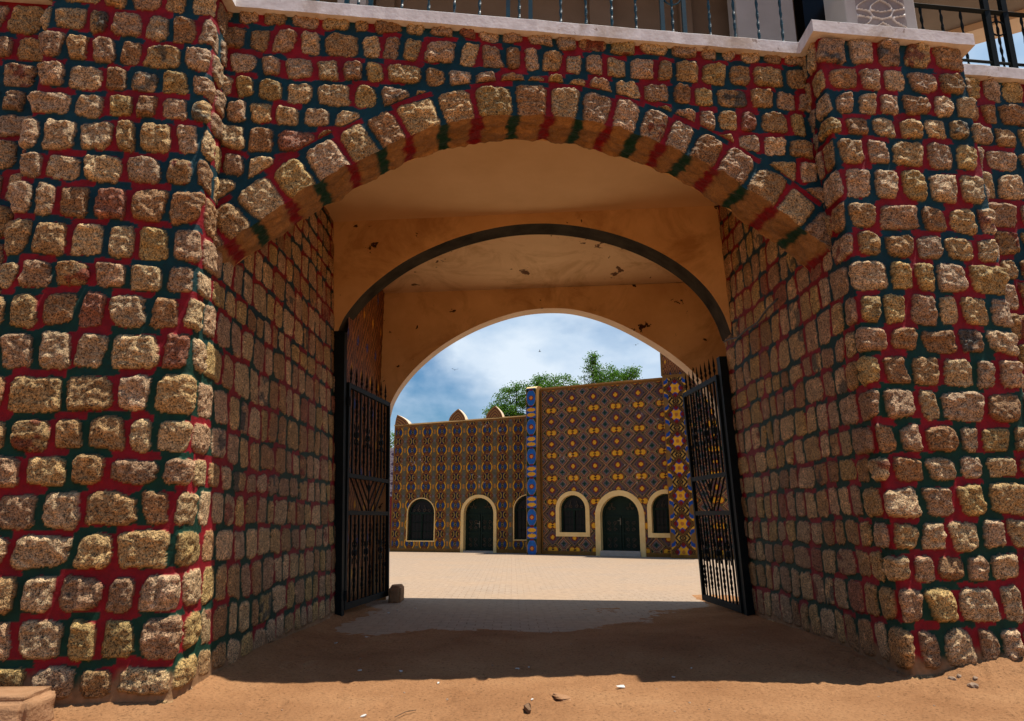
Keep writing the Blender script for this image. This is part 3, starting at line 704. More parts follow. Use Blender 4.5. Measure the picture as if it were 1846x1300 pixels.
# ------------------------------------------------------------------ gates
def gate(name, hinge, free, H0, label, lean, n=10):
    v = Vector(free) - Vector(hinge); Lg = v.length; rz = math.atan2(v.y, v.x)
    r = empty('iron_gate', (hinge[0], hinge[1], 0), rz); tag(r, label, 'gate', 'iron gate leaves of the passage')
    r.rotation_euler = (lean, 0, rz)
    z0, z1, z2, z3 = .10, 1.55, 2.15, H0
    X = lambda x, z: x
    fr = MB(); 
    fr.box((0, -.03, z0), (.07, .03, z3)); fr.box((Lg - .07, -.03, z0), (Lg, .03, z3)); fr.box((.07, -.028, z0), (Lg - .07, .028, z0 + .10)); fr.box((.07, -.028, z3 - .085), (Lg - .07, .028, z3))
    fr.build('frame', [M['iron']], r, bevel=.004)
    # strip on the top edge takes the light of the courtyard
    for z in (z1, z2):
        m_ = MB(); m_.box((.07, -.026, z), (Lg - .07, .026, z + .07)); m_.build('rail', M['iron'], r)
    for i in range(n):
        x = .07 + (Lg - .14) * (i + 1) / (n + 1)
        for a, b in ((z0 + .1, z1), (z2 + .07, z3 - .085)):
            m_ = MB()
            if i % 2 == 0: m_.box((x - .014, -.014, a), (x + .014, .014, b))
            else:
                pts = []; rr = []
                for k in range(61):
                    z = a + (b - a) * k / 60; f = abs((k / 60) - .5) * 2
                    rr.append(.014 + (.012 * abs(math.sin(k * .8)) if .25 < f < .8 else 0)); pts.append((x, 0, z))
                m_.tube(pts, rr, 6)
            m_.build('bar', M['iron'], r)
    # knots and scrolls on the bars
    for i in (1, 4, 8):
        x = .07 + (Lg - .14) * (i + 1) / (n + 1)
        for zc in ((z0 + z1) / 2 + .12, (z2 + z3) / 2 - .05):
            m_ = MB()
            for s in (-1, 1):
                pts = [(x + s * (.05 + .035 * math.cos(t)), 0, zc + .17 * t / 3.14 - .17 + .02 * math.sin(t * 2)) for t in np.linspace(0, 6.28, 24)]
                m_.tube(pts, .010, 5)
                m_.tube([(x + s * (.045 + .045 * math.cos(t)), 0, zc + .045 * math.sin(t)) for t in np.linspace(0, 6.28, 16, endpoint=False)], .012, 5, closed=True)
            m_.tube([(x, 0, zc - .07), (x, 0, zc - .03), (x, 0, zc + .03), (x, 0, zc + .07)], [.008, .045, .045, .008], 8)
            m_.build('scroll', M['iron'], r)
    # slanting bars of the middle panel, meeting in a V
    c = Lg / 2
    for k in range(-4, 5):
        if k == 0: continue
        xt = c + k * (Lg - .14) / 9.2; xb = c + (k - (1 if k > 0 else -1) * 2.6) * (Lg - .14) / 9.2
        zb = z1 + .07
        if (xb - c) * k < 0: f = (xt - c) / (xt - xb); zb = z2 - (z2 - zb) * f; xb = c
        m_ = MB(); m_.bar((xb, 0, zb), (xt, 0, z2), .022); m_.build('slanting_bar', M['iron'], r)
    m_ = MB(); m_.tube([(c, 0, z1 + .07), (c, 0, z2)], .012, 6); m_.tube([(c + .06*math.cos(t), 0, z2 - .13 + .06*math.sin(t)) for t in np.linspace(0, 6.28, 14, endpoint=False)], .012, 5, closed=True); m_.build('scroll', M['iron'], r)
    for i in range(8):
        x = .05 + (Lg - .1) * (i + .35) / 8
        m_ = MB(); m_.tube([(x, 0, z3), (x, 0, z3 + .06), (x, 0, z3 + .09), (x, 0, z3 + .14), (x, 0, z3 + .17), (x, 0, z3 + .34)], [.010, .012, .026, .012, .022, .002], 6); m_.build('spike', M['iron'], r)
    for hz in (.25, z3 - .4): m_ = MB(); m_.tube([(0, -.02, hz), (0, -.02, hz + .15)], .04, 8); m_.build('hinge', M['iron'], r)
    return r
gate('l', (-2.62, 11.2), (-2.30, 13.30), 3.72, 'left iron gate leaf standing open against the diamond relief wall', -.035)
gate('r', (3.50, 10.90), (3.37, 12.62), 3.78, 'right iron gate leaf with tall spikes, open towards the sunny courtyard', -.04)
# cable along the right passage wall
mb = MB(); pts = []
for t in np.linspace(0, 1, 30):
    y = 10.55 - 2.15 * t; z = 4.24 + .03 * t - .10 * math.sin(t * math.pi) + .015 * math.sin(t * 17); xw = 3.60 + .04 * (10.95 - y) / 4.2; xt = 3.38 + .1 * (10.95 - y) / 4.2
    pts.append((xw + (xt - xw) * z / HT - .085, y, z))
mb.tube(pts, .014, 6)
tag(mb.build('cable', M['cable'], smooth=True), 'grey cable strung along the right passage wall above the gate', 'cable')
# ------------------------------------------------------------------ ground
def spaced(a, b, s0, far, g=1.22):
    m = list(np.arange(a, b, s0)); s = s0; hi = m[-1]; lo = m[0]; up = []; dn = []
    while hi < far: s *= g; hi += s; up.append(hi)
    s = s0
    while lo > -far: s *= g; lo -= s; dn.append(lo)
    return np.array(dn[::-1] + m + up)
gxs = spaced(-5.2, 7.0, .03, 400); gys = spaced(4.6, 13.2, .03, 600)
U, V = np.meshgrid(gxs, gys)
near = sm(-7, -5, U) * (1 - sm(6.8, 9, U)) * sm(2, 4, V) * (1 - sm(13, 16, V))
Z = .030 * fbm(U * 1.1, V * 1.4, 3, 5) + .020 * np.abs(fbm(U * 5, V * 6, 8, 3)) + .018 * fbm(U * 14, V * 15, 9, 3)
cover = .035 - .050 * sm(8.6, 10.4, V) + .085 * fbm(U * .55 + 3, V * .55, 14, 5) + .05 * sm(.5, 3.2, U) * (1 - sm(10.5, 12.5, V))
Z = Z * .9 + np.where(V > 7, cover * sm(6.9, 8, V), 0) * (1 - sm(12.2, 13, V)) - .05 * sm(12.2, 13., V)
inside = sm(6.0, 7.0, V)
wallL = np.clip((U + 2.66), 0, 9); wallR = np.clip((3.6 - U), 0, 9)
Z = Z + .05 * np.exp(-wallL / .22) * inside + .06 * np.exp(-wallR / .28) * inside
fr = np.abs(V - Yb(U) + .05); Z = Z + .22 * np.exp(-((U - 5.2) / 1.25) ** 2) * np.exp(-np.clip(Yb(U) - V, 0, 9) / .35) * sm(-.3, -.05, Yb(U) - V) * (U > 3.2) * sm(3.5, 4.3, U)
Z = Z + .06 * np.exp(-np.clip(Yb(U) - V, 0, 9) / .12) * (1 - sm(-2.9, -2.5, U))
rough_pile = np.exp(-((U - 5.2) / 1.6) ** 2) * np.exp(-((V - 6.6) / .7) ** 2); Z = Z + rough_pile * .09 * fbm(U * 8, V * 8, 77, 4)
# shallow footprints
rs = np.random.RandomState(5)
for _ in range(60):
    fx, fy, fa = rs.uniform(-2.3, 5), rs.uniform(5.3, 9.5), rs.uniform(-.6, .6); ca, sa2 = math.cos(fa), math.sin(fa)
    p = (U - fx) * ca + (V - fy) * sa2; q = -(U - fx) * sa2 + (V - fy) * ca; e = np.hypot(p / .055, q / .14); Z = Z - .016 * np.exp(-e ** 4) + .008 * np.exp(-((e - 1.35) / .25) ** 2)
Z = np.where(near > 0, Z * near, 0) - .02 * (1 - near)
P = np.dstack([U, V, Z]); g_ = grid_obj('ground', P, M['sand']); tag(g_, kind='structure')
us = np.linspace(-14, 16, 60); vs = np.linspace(8.2, 42, 60); U, V = np.meshgrid(us, vs)
p_ = grid_obj('courtyard_paving', np.dstack([U, V, np.zeros_like(U)]), M['paver'], smooth=False); tag(p_, kind='structure')
# ------------------------------------------------------------------ courtyard houses
def arch_pts(w_, h_, n=16, k=.5):
    """outline from bottom left over the arch to bottom right, width w_, height h_"""
    r = w_ / 2; rh = min(r * 1.0, h_ * .6); pts = [(-r, 0)]
    for i in range(n + 1):
        t = math.pi * (1 - i / n); pts.append((r * math.cos(t), h_ - rh + rh * math.sin(t)))
    pts.append((r, 0)); return pts
def band(mb, cx, z0, inner, outer, y0, y1, m=0):
    n = len(inner); I = [(cx + x, z0 + z) for x, z in inner]; O = [(cx + x, z0 + z) for x, z in outer]
    vs = [(x, y0, z) for x, z in I] + [(x, y0, z) for x, z in O] + [(x, y1, z) for x, z in I] + [(x, y1, z) for x, z in O]; fs = []
    for i in range(n - 1):
        fs += [(i, n + i, n + i + 1, i + 1), (2*n + i, 2*n + i + 1, 3*n + i + 1, 3*n + i), (i, i + 1, 2*n + i + 1, 2*n + i), (n + i, 3*n + i, 3*n + i + 1, n + i + 1)]
    fs += [(0, 2*n, 3*n, n), (n - 1, 2*n - 1, 4*n - 1, 3*n - 1)]
    mb.add(vs, fs, m)
def panel(mb, cx, z0, out, y, m=0): mb.add([(cx + x, y, z0 + z) for x, z in out], [tuple(range(len(out)))[::-1]], m)
def facade(root, us, zs, topf, pat, holes, name='wall', depth=3.):
    U, T = np.meshgrid(us, np.linspace(0, 1, len(zs))); V = T * topf(U); C = pat(U + .022 * fbm(U * 1.3, V * 1.3, 61, 3) + .010 * fbm(U * 6, V * 6, 62, 2), V + .022 * fbm(U * 1.3, V * 1.3, 63, 3) + .010 * fbm(U * 6, V * 6, 64, 2))
    fade = sm(.12, .34, fbm(U * .9, V * .9, 65, 4))[..., None] * .2; C = C * (1 - fade) + np.array((.17, .13, .10)) * fade
    sc_ = fbm(U * 11, V * 11, 66, 3) + .35 * fbm(U * .7, V * .7, 67, 3); salt = sm(.32, .42, sc_)[..., None] * .5; C = C * (1 - salt) + np.array((.55, .52, .52)) * salt
    base = V < .16; C[base] = OCR; C[(topf(U) - V) < .09] = OCR
    C[(U < .08)] = OCR; g = C.sum(-1); h = .014 * np.clip(g * 1.6, 0, 1)
    hole = np.zeros((len(zs) - 1, len(us) - 1), bool); uc = (U[1:, 1:] + U[:-1, :-1]) / 2; vc_ = (V[1:, 1:] + V[:-1, :-1]) / 2
    for cx, z0, w_, h_ in holes:
        r = w_ / 2; zz = vc_ - z0 - (h_ - r); hole |= (np.abs(uc - cx) < r) & (vc_ > z0) & ((zz < 0) | (np.hypot(uc - cx, zz) < r))
    return grid_obj(name, np.dstack([U, -h, V]), M['tile'], root, C, hole=hole)
def scroll_pts(cx, cz, s, flip=1, y=0.):
    pts = []
    for t in np.linspace(0, 2.6 * math.pi, 26):
        r = s * (1 - t / (3.1 * math.pi)); pts.append((cx + flip * (r * math.cos(t)), y, cz + r * math.sin(t)))
    return pts
def door(root, cx, z0, w_, h_, y, light=False):
    mb = MB(); panel(mb, cx, z0, arch_pts(w_, h_), y + .03); d = mb.build('door', M['green'], root)
    for s in (-1, 1):
        m_ = MB(); x0, x1 = sorted((cx + s * .02, cx + s * (w_ / 2 - .05))); zt = h_ - w_ / 2
        m_.box((x0, y - .02, z0), (x0 + .07, y + .02, z0 + zt)); m_.box((x1 - .07, y - .02, z0), (x1, y + .02, z0 + zt))
        for zz in (0, zt * .45, zt - .09): m_.box((x0 + .07, y - .018, z0 + zz), (x1 - .07, y + .018, z0 + zz + .09))
        m_.build('leaf', M['green'], d)
        sc_ = MB(); xm = (x0 + x1) / 2
        for zz, k in ((zt * .22, 1), (zt * .70, 1), (zt + .17, .8)):
            for f in (-1, 1):
                sc_.tube(scroll_pts(xm + f * .12 * k, z0 + zz + .12, .085 * k, f, y - .035), .010, 4)
                if zz < zt: sc_.tube(scroll_pts(xm + f * .12 * k, z0 + zz - .14, .085 * k, f, y - .035), .010, 4); sc_.tube([(xm + f*.19, y - .035, z0 + zz - .14), (xm + f*.06, y - .035, z0 + zz), (xm + f*.19, y - .035, z0 + zz + .12)], .009, 4)
                else: sc_.tube([(xm + f*.06, y - .035, z0 + zz + .1), (xm - f * .03, y - .035, z0 + zz + .34)], .009, 4)
        sc_.build('scrollwork', M['scroll'], d)
    m_ = MB(); m_.box((cx - .05, y - .07, z0 + 1.0), (cx - .01, y - .02, z0 + 1.28)); m_.box((cx - .15, y - .075, z0 + 1.16), (cx - .05, y - .05, z0 + 1.19)); m_.build('handle', M['brass'], d)
    m_ = MB(); band(m_, cx, z0, [(x * .90, z * .965) for x, z in arch_pts(w_, h_)], arch_pts(w_, h_), y - .03, y + .028); m_.build('frame', M['green'], d)
def window(root, cx, z0, w_, h_, y):
    mb = MB(); panel(mb, cx, z0, arch_pts(w_, h_), y + .05); d = mb.build('window', M['void'], root)
    m_ = MB(); o_ = arch_pts(w_, h_); band(m_, cx, z0, [(x * .88, z * .96) for x, z in o_], o_, y - .02, y + .045); zt = h_ - w_ / 2
    m_.box((cx - w_/2, y - .018, z0), (cx + w_/2, y + .04, z0 + .07)); m_.box((cx - w_/2 + .05, y - .016, z0 + zt - .04), (cx + w_/2 - .05, y + .04, z0 + zt + .04)); m_.box((cx - .04, y - .014, z0 + .07), (cx + .04, y + .04, z0 + zt - .04)); m_.build('frame', M['green'], d)
    m_ = MB()
    for i in range(7):
        x = cx - w_ * .42 + w_ * .84 * i / 6; m_.bar((x, y - .03, z0 + .05), (x, y - .03, z0 + zt), .012)
    for zz in (.33, .66): m_.bar((cx - w_ * .44, y - .03, z0 + zt * zz), (cx + w_ * .44, y - .03, z0 + zt * zz), .012)
    m_.build('grille', M['green'], d)
    m_ = MB()
    for f in (-1, 1):
        m_.tube(scroll_pts(cx + f * .14, z0 + zt + .12, .085, f, y - .03), .009, 4); m_.tube(scroll_pts(cx + f * .36, z0 + zt + .11, .075, -f, y - .03), .009, 4)
        m_.tube([(cx + f*.2, y - .03, z0 + zt + .1), (cx + f*.12, y - .03, z0 + zt + .36)], .009, 4)
    m_.build('scrollwork', M['scroll'], d)
def surround(root, cx, z0, w_, h_, b, y0, y1, mat, nm, sill=True):
    mb = MB(); i_ = arch_pts(w_, h_); o_ = arch_pts(w_ + 2*b, h_ + b)
    if sill: o_[0] = (-w_/2 - b, -b); o_[-1] = (w_/2 + b, -b); i_ = i_; 
    band(mb, cx, z0, i_, o_, y0, y1)
    if sill: mb.add([(cx - w_/2 - b, y0, z0 - b), (cx + w_/2 + b, y0, z0 - b), (cx + w_/2, y0, z0), (cx - w_/2, y0, z0), (cx - w_/2 - b, y1, z0 - b), (cx + w_/2 + b, y1, z0 - b), (cx + w_/2, y1, z0), (cx - w_/2, y1, z0)], [(0,1,2,3),(0,4,5,1),(3,2,6,7)])
    return mb.build(nm, mat, root)
def reveal(root, cx, z0, w_, h_, y0, y1, mat):
    mb = MB(); o_ = arch_pts(w_, h_); n = len(o_)
    mb.add([(cx + x, y0, z0 + z) for x, z in o_] + [(cx + x, y1, z0 + z) for x, z in o_], [(i, i + 1, n + i + 1, n + i) for i in range(n - 1)] + [(0, n, 2*n - 1, n - 1)])
    return mb.build('reveal', mat, root)
# right-hand house
RA = math.atan2(-.486, 1)
ro = empty('painted_house', (1.27, 30.10, 0), RA); tag(ro, 'tall courtyard house covered in yellow star and diamond relief, with cream arched surrounds', 'house')
cosr = math.cos(RA)
uR = lambda x: (x - 1.27) / cosr
us = np.arange(0, 9.6, .0165); zs = np.arange(0, 7.12, .0165)
hR = [((uR(2.56)), .92, 1.17, 1.53), (uR(4.40), .22, 1.64, 2.20), (uR(6.12), .92, 1.17, 1.53)]
facade(ro, us, zs, lambda u: 7.11 + 0 * u, lambda u, v: pat_right(u - .02, v - .21), hR)
for i, (cx, z0, w_, h_) in enumerate(hR):
    if i == 1:
        surround(ro, cx, 0., w_, h_ + .20, .22, -.07, .012, M['cream'], 'door_surround', sill=False); reveal(ro, cx, 0., w_, h_ + .20, -.06, .30, M['cream']); door(ro, cx, z0, w_ - .02, h_ - .02, .22)
        m_ = MB(); m_.box((cx - w_/2 - .02, -.14, 0), (cx + w_/2 + .02, .29, .21)); m_.build('step', M['step'], ro, bevel=.012)
    else:
        surround(ro, cx, z0, w_, h_, .17, -.06, .012, M['cream'], 'window_surround'); reveal(ro, cx, z0, w_, h_, -.05, .22, M['cream']); window(ro, cx, z0, w_ - .02, h_ - .02, .16)
mb = MB(); mb.box((0, .02, 0), (.02, 4, 7.1)); mb.box((9.4, .02, 0), (9.5, 4, 7.1)); mb.box((0, 3.9, 0), (9.5, 4, 7.1)); mb.box((.0, .06, 6.9), (9.5, 3.95, 7.02)); mb.build('side_wall', M['ochre'], ro)
mb = MB(); mb.box((-.02, -.05, 7.10), (9.5, .22, 7.17)); mb.build('parapet_cap', M['ochre'], ro, bevel=.01)
# engaged column with a rounded head at its left end
cw = .47
U, V = np.meshgrid(np.linspace(0, cw, 24), np.arange(0, 7.13, .0245)); C = pat_column(U, V + .40, cw)
grid_obj('corner_pier_face', np.dstack([U - .52, np.full_like(U, -.38) - .02 * np.clip(C.sum(-1), 0, .6), V]), M['tile'], ro, C)
mb = MB(); mb.box((-.55, -.36, 0), (-.04, .7, 7.10))
n = 14; prof = [(-.36 + (1.06) * i / n, 7.10 + .17 * math.sin(math.pi * (i / n) ** .8) ** .7 * (1 - .0 * i)) for i in range(n + 1)]
vs = [(-.55, y, z) for y, z in prof] + [(-.04, y, z) for y, z in prof]; mb.add(vs, [(i, i + 1, n + 2 + i, n + 1 + i) for i in range(n)] + [tuple(range(n + 1)), tuple(range(n + 1, 2*n + 2))[::-1]])
mb.m = [1] * 6 + [0] * (n) + [1, 1]; mb.build('corner_pier', [M['cream'], M['ochre']], ro)
# patterned pilaster and tower at its right
pu = uR(6.33); pw = .95
U, V = np.meshgrid(np.linspace(0, pw, 60), np.arange(0, 7.16, .0245)); C = pat_pilaster(U, V + .30, pw); C[V < .14] = OCR; C[V > 7.05] = OCR
grid_obj('pilaster_face', np.dstack([U + pu, np.full_like(U, -.46) - .015 * np.clip(C.sum(-1), 0, .6), V]), M['tile'], ro, C)
mb = MB(); mb.box((pu - .02, -.445, 0), (pu + pw + .02, -.01, 7.17)); mb.build('pilaster', M['ochre'], ro)
U, V = np.meshgrid(np.linspace(0, 3.2, 110), np.arange(0, 3.6, .03)); C = pat_side(U * 1.6, V); C[(U < .1)] = OCR
grid_obj('tower_face', np.dstack([U + pu - .10, np.full_like(U, -.30), V + 7.17]), M['tile'], ro, C)
mb = MB(); mb.box((pu - .10, -.28, 7.18), (pu + 3.1, 3., 10.78)); mb.build('tower', M['ochre'], ro)
# left-hand house
LA = math.atan2(-.25, 1)
lo_ = empty('painted_house', (-5.62, 32.60, 0), LA); tag(lo_, 'lower courtyard house with ochre and blue lens relief and pointed merlons on its roof', 'house')
cl = math.cos(LA); uL = lambda x: (x + 5.62) / cl; lenL = uL(.95)
us = np.arange(0, lenL, .0165); zs = np.arange(0, 6., .0165); topL = lambda u: 5.80 + .25 * u / lenL
hL = [(uL(-4.19), .50, 1.30, 1.88), (uL(-1.50), .08, 1.40, 2.32), (uL(.73), .58, 1.30, 1.92)]
facade(lo_, us, zs, topL, lambda u, v: pat_left(u - .02, v - .37), [h for h in hL])
for i, (cx, z0, w_, h_) in enumerate(hL):
    if i == 1:
        surround(lo_, cx, 0., w_, h_ + .08, .14, -.05, .012, M['cream'], 'door_surround', sill=False); reveal(lo_, cx, 0., w_, h_ + .08, -.04, .4, M['cream']); door(lo_, cx, z0, w_ - .02, h_ - .02, .30)
        m_ = MB(); m_.box((cx - w_/2, -.05, 0), (cx + w_/2, .38, .075)); m_.build('step', M['step'], lo_)
    else:
        surround(lo_, cx, z0, w_, h_, .045, -.03, .012, M['cream'], 'window_surround'); reveal(lo_, cx, z0, w_, h_, -.02, .22, M['ochre']); window(lo_, cx, z0, w_ - .02, h_ - .02, .12)
mb = MB(); mb.box((0, .02, 0), (.02, 4, 5.75)); mb.box((0, 3.9, 0), (lenL, 4, 5.78)); mb.box((.0, .06, 5.5), (lenL, 3.95, 5.62)); mb.build('side_wall', M['ochre'], lo_)
mb = MB(); mb.add([(-.02, -.03, 5.80), (lenL, -.03, 6.05), (lenL, -.03, 6.10), (-.02, -.03, 5.86), (-.02, .3, 5.80), (lenL, .3, 6.05), (lenL, .3, 6.10), (-.02, .3, 5.86)], [(0,1,2,3),(3,2,6,7),(0,4,5,1),(4,7,6,5),(0,3,7,4),(1,5,6,2)]); mb.build('parapet_cap', M['cream'], lo_)
def merlon(cu, wl, wr, hm, zb, name='merlon'):
    def og(k, half=1):
        pts = []; 
        for i in range(9): t = i / 8; pts.append((-wl * (1 - t ** 1.9) * k, hm * t * k))
        for i in range(1, 9): t = 1 - i / 8; pts.append((wr * (1 - t ** 1.9) * k, hm * t * k))
        return pts
    mb = MB(); n = 17; prev = None
    ks = [1., .86, .74, .62, .50, .38, .26, .14]
    rings = [[(cu + x, -.03 - .0, zb + z) for x, z in og(k)] for k in ks]
    for a in range(len(ks) - 1):
        mb.add(rings[a] + rings[a + 1], [(i, i + 1, n + i + 1, n + i) for i in range(n - 1)], a % 2)
    mb.add(rings[-1], [tuple(range(n))[::-1]], 1)
    fr_ = rings[0]; bk = [(x, .42, z) for x, y, z in fr_]
    mb.add(fr_ + bk, [(i, n + i, n + i + 1, i + 1) for i in range(n - 1)] + [tuple(n + i for i in range(n))], 2)
    mb.build(name, [M['cream2'], M['stripe'], M['reveal']], lo_)
M['cream2'] = M['ochre']
merlon(.12, .10, .62, .52, 5.82); merlon(uL(-2.52), .46, .36, .56, 5.95); merlon(uL(-.78), .44, .36, .58, 6.01)
# far boundary wall at the left
U, V = np.meshgrid(np.linspace(0, 5, 120), np.arange(0, 5.1, .04))
x = frac(U / .5) - .5; y = frac(V / .5) - .5; C = np.zeros(U.shape + (3,)); C[:] = (.50, .48, .55); C[(np.abs(x) + np.abs(y)) < .22] = (.10, .08, .16); C[(np.hypot(x, y) > .3) & (np.hypot(x, y) < .36)] = (.2, .15, .25); C[V < 2.6] = (.24, .02, .03); C[V > 4.95] = (.6, .58, .58)
fw = empty('boundary_wall', (-11, 36, 0)); tag(fw, 'far wall with white patterned top and crimson base left of the lower house', 'wall')
grid_obj('wall_face', np.dstack([U, np.zeros_like(U), V]), M['tile'], fw, C)
mb = MB(); mb.box((0, .02, 0), (5, .3, 5.1)); mb.build('wall_core', M['reveal'], fw)
# ------------------------------------------------------------------ trees behind the houses
def tree(loc, blobs, trunk_h, seed, label, nleaf=2600):
    rs = random.Random(seed); r = empty('neem_tree', loc); tag(r, label, 'tree', 'trees behind the courtyard houses')
    t = MB(); t.tube([(0, 0, 0), (.08, .05, trunk_h * .5), (0, 0, trunk_h)], [.28, .2, .15], 8)
    for bx, by, bz, br in blobs:
        p0 = (0, 0, trunk_h * rs.uniform(.7, 1)); p1 = (bx * .5 + rs.uniform(-.2, .2), by * .5, (p0[2] + bz) / 2 + .2)
        t.tube([p0, p1, (bx, by, bz)], [.10, .06, .02], 5)
        for _ in range(5):
            a = rs.uniform(0, 6.28); t.tube([(bx * .8, by * .8, bz - .3), (bx + br * .8 * math.cos(a), by + br * .8 * math.sin(a), bz + rs.uniform(-.3, .7) * br)], [.03, .008], 4)
    t.build('trunk', M['bark'], r)
    lf = MB(); tot = sum(b[3] ** 2 for b in blobs)
    for bx, by, bz, br in blobs:
        ncl = int(34 * br * br / .6) + 6
        for _ in range(ncl):
            while True:
                q = Vector((rs.uniform(-1, 1), rs.uniform(-1, 1), rs.uniform(-1, 1)))
                if .15 < q.length < 1: break
            q = q.normalized() * (q.length ** .5); c = Vector((bx + q.x * br * 1.1, by + q.y * br, bz + q.z * br * .8))
            for _k in range(int(nleaf / 60)):
                o = Vector((rs.gauss(0, .15), rs.gauss(0, .15), rs.gauss(0, .11))); d = Vector((rs.uniform(-1, 1), rs.uniform(-1, 1), rs.uniform(-.9, .3))).normalized(); s = rs.uniform(.07, .12)
                sd2 = d.cross(Vector((rs.uniform(-1, 1), rs.uniform(-1, 1), rs.uniform(-1, 1)))).normalized() * s * .38; p = c + o
                lf.add([p, p + d * s * .5 + sd2, p + d * s, p + d * s * .5 - sd2], [(0, 1, 2, 3)])
    lf.build('crown', M['leaf'], r); return r
tree((.2, 40, 0), [(-1.2, 0, 7.7, .5), (-.9, 0, 7.3, .8), (-.3, .3, 8.4, .8), (.5, 0, 7.6, 1.), (1.0, -.2, 8.8, .8), (2.0, 0, 9.1, .85), (2.9, 0, 9.3, .65), (-.1, 0, 7.0, .9), (.1, 0, 9.1, .3), (1.5, .2, 9.5, .35), (3.6, 0, 8.9, .45)], 5.5, 3, 'bushy green tree rising behind the lower house and the blue corner pier')
tree((5.6, 41, 0), [(-.7, 0, 9.7, .6), (.1, 0, 10.1, .65), (-.6, 0, 10.95, .25), (-.55, 0, 11.25, .16), (-.75, 0, 10.4, .35), (.9, 0, 9.9, .6), (1.6, 0, 10.0, .5), (1.9, 0, 10.3, .3), (.3, 0, 9.2, .8), (1.2, 0, 9.2, .7)], 7., 8, 'small-crowned green tree rising above the tall star-patterned house')
tree((-8.6, 44, 0), [(-.6, 0, 6.4, .9), (.6, 0, 6.2, .9), (.2, 0, 5.5, 1.)], 4.5, 12, 'low green tree at the far left beyond the crimson-based wall', 1500)
# ------------------------------------------------------------------ small things on the ground
def lump(name, loc, size, seed, mat, label, cat, group=None, flat=.6, sub=3):
    import bmesh
    bm = bmesh.new(); bmesh.ops.create_icosphere(bm, subdivisions=sub, radius=1.)
    rs = np.random.RandomState(seed); ph = rs.uniform(0, 9, 3)
    for v in bm.verts:
        d = 1 + .22 * math.sin(v.co.x * 3 + ph[0]) * math.sin(v.co.y * 4 + ph[1]) + .10 * math.sin(v.co.z * 9 + v.co.x * 7 + ph[2])
        v.co = Vector((v.co.x * size[0] * d, v.co.y * size[1] * d, max(v.co.z, -.5) * size[2] * d))
    me = bpy.data.meshes.new(name); bm.to_mesh(me); bm.free(); me.materials.append(mat)
    o = bpy.data.objects.new(name, me); col.objects.link(o); o.location = loc; o.rotation_euler = (0, 0, rs.uniform(0, 3)); tag(o, label, cat, group); return o
def block(name, c, sz, rz, mat, label, cat, amp=.02, seed=1):
    import bmesh
    bm = bmesh.new(); bmesh.ops.create_cube(bm, size=1.)
    for v in bm.verts: v.co = Vector((v.co.x * sz[0], v.co.y * sz[1], v.co.z * sz[2] + sz[2] / 2))
    bmesh.ops.bevel(bm, geom=bm.edges[:], offset=min(sz) * .16, segments=3, affect='EDGES')
    bmesh.ops.subdivide_edges(bm, edges=bm.edges[:], cuts=4, use_grid_fill=True)
    for v in bm.verts:
        a = float(fbm(np.array([v.co.x * 9 + v.co.z * 5.]), np.array([v.co.y * 9 + v.co.z * 7.]), seed, 3)[0]); v.co += v.normal * a * amp * 2
    me = bpy.data.meshes.new(name); bm.to_mesh(me); bm.free(); me.materials.append(mat)
    for p in me.polygons: p.use_smooth = True
    o = bpy.data.objects.new(name, me); col.objects.link(o); o.location = c; o.rotation_euler = (0, 0, rz); tag(o, label, cat); return o
block('mud_block', (-4.17, 5.50, -.06), (1.36, .42, .30), .03, M['mud'], 'earth-coloured block lying at the foot of the left buttress', 'block', .03)
block('mud_kerb', (-2.15, 13.32, -.05), (.22, .5, .33), 0., M['mud'], 'low rounded mud bollard at the foot of the rear arch by the left gate', 'bollard', .03, 4)
def flake(name, loc, s, seed, mat, label, cat, group=None, th=.006):
    rs = random.Random(seed); n = 9; mb = MB(); top = []
    for i in range(n):
        a = 6.283 * i / n; r = s * rs.uniform(.55, 1.1); top.append((r * math.cos(a), r * .5 * math.sin(a), th + rs.uniform(0, s * .35)))
    mb.add(top + [(x * .9, y * .9, z - th) for x, y, z in top], [tuple(range(n)), tuple(range(n, 2*n))[::-1]] + [(i, n + i, n + (i+1) % n, (i+1) % n) for i in range(n)])
    o = mb.build(name, mat); o.location = loc; o.rotation_euler = (rs.uniform(-.2, .2), rs.uniform(-.2, .2), rs.uniform(0, 6)); tag(o, label, cat, group); return o
def gz(x, y):
    j = np.searchsorted(gxs, x); i = np.searchsorted(gys, y); return float(Z[i, j])
def at(px, py):
    t = R(13); dx = (px - 923) / 1230.7; u = (650 - py) / 1230.7; z = math.sin(t) + math.cos(t) * u; y = math.cos(t) - math.sin(t) * u; s = -1.5 / z
    x, y = s * dx, s * y; return (x, y, max(gz(x, y), 0 if y > 9 else -1) + .002)
flake('wood_chip', at(950, 1279), .075, 4, M['wood'], 'brown splintered wood chip on the sunlit sand in front', 'wood chip', th=.03)
lump('flat_stone', at(1012, 1258), (.11, .05, .016), 4, M['mud'], 'sandy flat stone half buried at the shadow edge', 'stone')
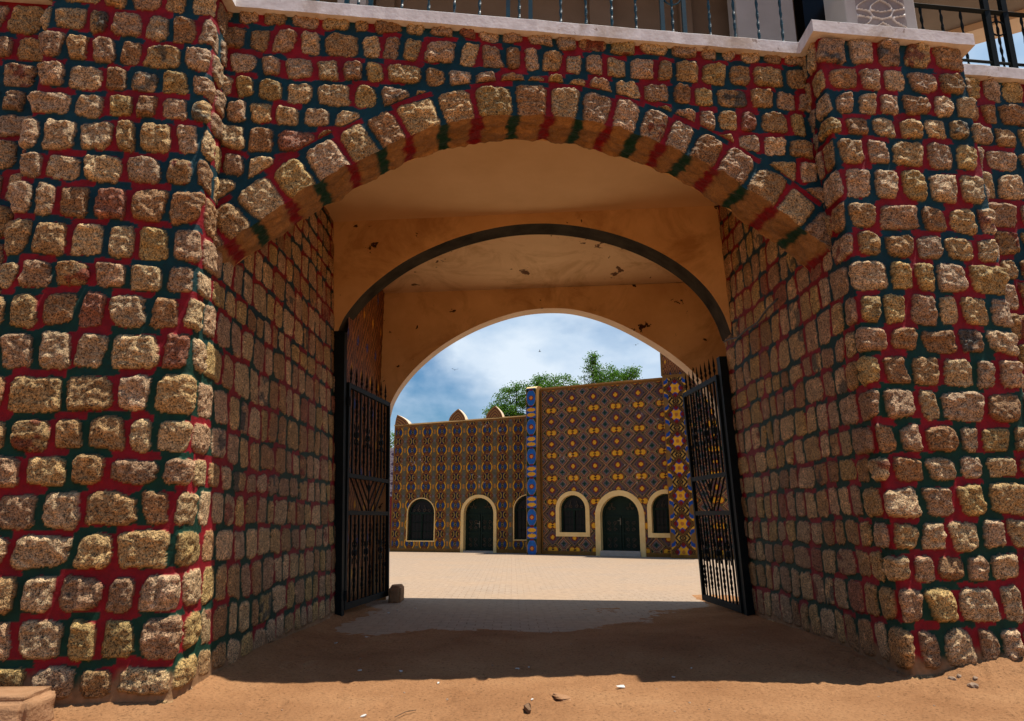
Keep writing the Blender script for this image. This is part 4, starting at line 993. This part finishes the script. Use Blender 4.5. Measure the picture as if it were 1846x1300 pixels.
for i, (px, py, s) in enumerate([(648, 1213, .022), (790, 1233, .028), (723, 1214, .026), (932, 1209, .030), (953, 1207, .022), (1119, 1242, .045), (959, 1263, .02), (655, 1291, .03), (1214, 1224, .022), (1247, 1212, .022), (749, 1098, .03), (700, 1106, .03), (716, 1101, .03), (660, 1150, .03), (606, 1166, .025)]):
    flake('litter_scrap', at(px, py), s, 30 + i, M['litter'], 'small pale scrap of litter ' + ('on the sunlit strip of sand in front of the shadow' if py > 1255 else 'beside the foot of the left iron gate' if py < 1140 else 'on the shaded sand of the passage'), 'litter', 'pale litter scraps on the sand')
rs = random.Random(9)
for i in range(30):
    px = rs.choice([rs.uniform(380, 1640), rs.uniform(1180, 1840)]); py = rs.uniform(1242, 1296) if i % 2 else rs.uniform(1110, 1230)
    if py < 1236 and not 520 < px < 1420: px = rs.uniform(600, 1350)
    s = rs.uniform(.006, .013); lump('pebble', at(px, py), (s, s, s * .7), i, M['rock'], 'tiny brown pebble on the sunlit sand' if i % 2 else 'tiny brown pebble on the shaded floor of the passage', 'pebble', 'pebbles scattered on the sand', sub=1)
for i in range(12):
    x = rs.uniform(3.9, 6.2); y = Yb(x) - rs.uniform(.05, .45); s = rs.uniform(.02, .055)
    lump('rubble_stone', (x, y, gz(x, y)), (s, s * .8, s * .7), 100 + i, M['rock'], 'rough rubble lump at the foot of the right buttress', 'rubble', 'rubble lumps along the right buttress', sub=2)
mb = MB(); a = Vector(at(712, 1297)); b = Vector(at(750, 1284)); mb.tube([a + Vector((0, 0, .01)), (a + b) / 2 + Vector((0, .02, .02)), b + Vector((0, 0, .012))], .004, 5)
tag(mb.build('twig', M['wood']), 'thin dry twig on the sunlit sand near the left pier', 'twig')
for i, (px, py) in enumerate([(973, 634), (820, 667), (1146, 622)]):
    Yd = 60.; t = R(13); dx = (px - 923) / 1230.7; u = (650 - py) / 1230.7; z = math.sin(t) + math.cos(t) * u; y = math.cos(t) - math.sin(t) * u; s = Yd / y
    mb = MB(); mb.tube([(-.12, 0, 0), (0, 0, .01), (.14, 0, 0)], [.01, .04, .005], 6); mb.add([(0, 0, .02), (.03, .30, .10), (-.06, .28, .11)], [(0, 1, 2)]); mb.add([(0, 0, .02), (.03, -.30, .10), (-.06, -.28, .11)], [(0, 1, 2)])
    o = mb.build('bird', M['iron']); o.location = (s * dx, Yd, 1.5 + s * z); o.rotation_euler = (0, 0, i * 2.)
    tag(o, 'tiny dark bird far off in the sky, ' + ['highest, near the top of the rear arch', 'leftmost of the three birds', 'rightmost, above the small-crowned tree'][i], 'bird', 'distant birds in the sky')
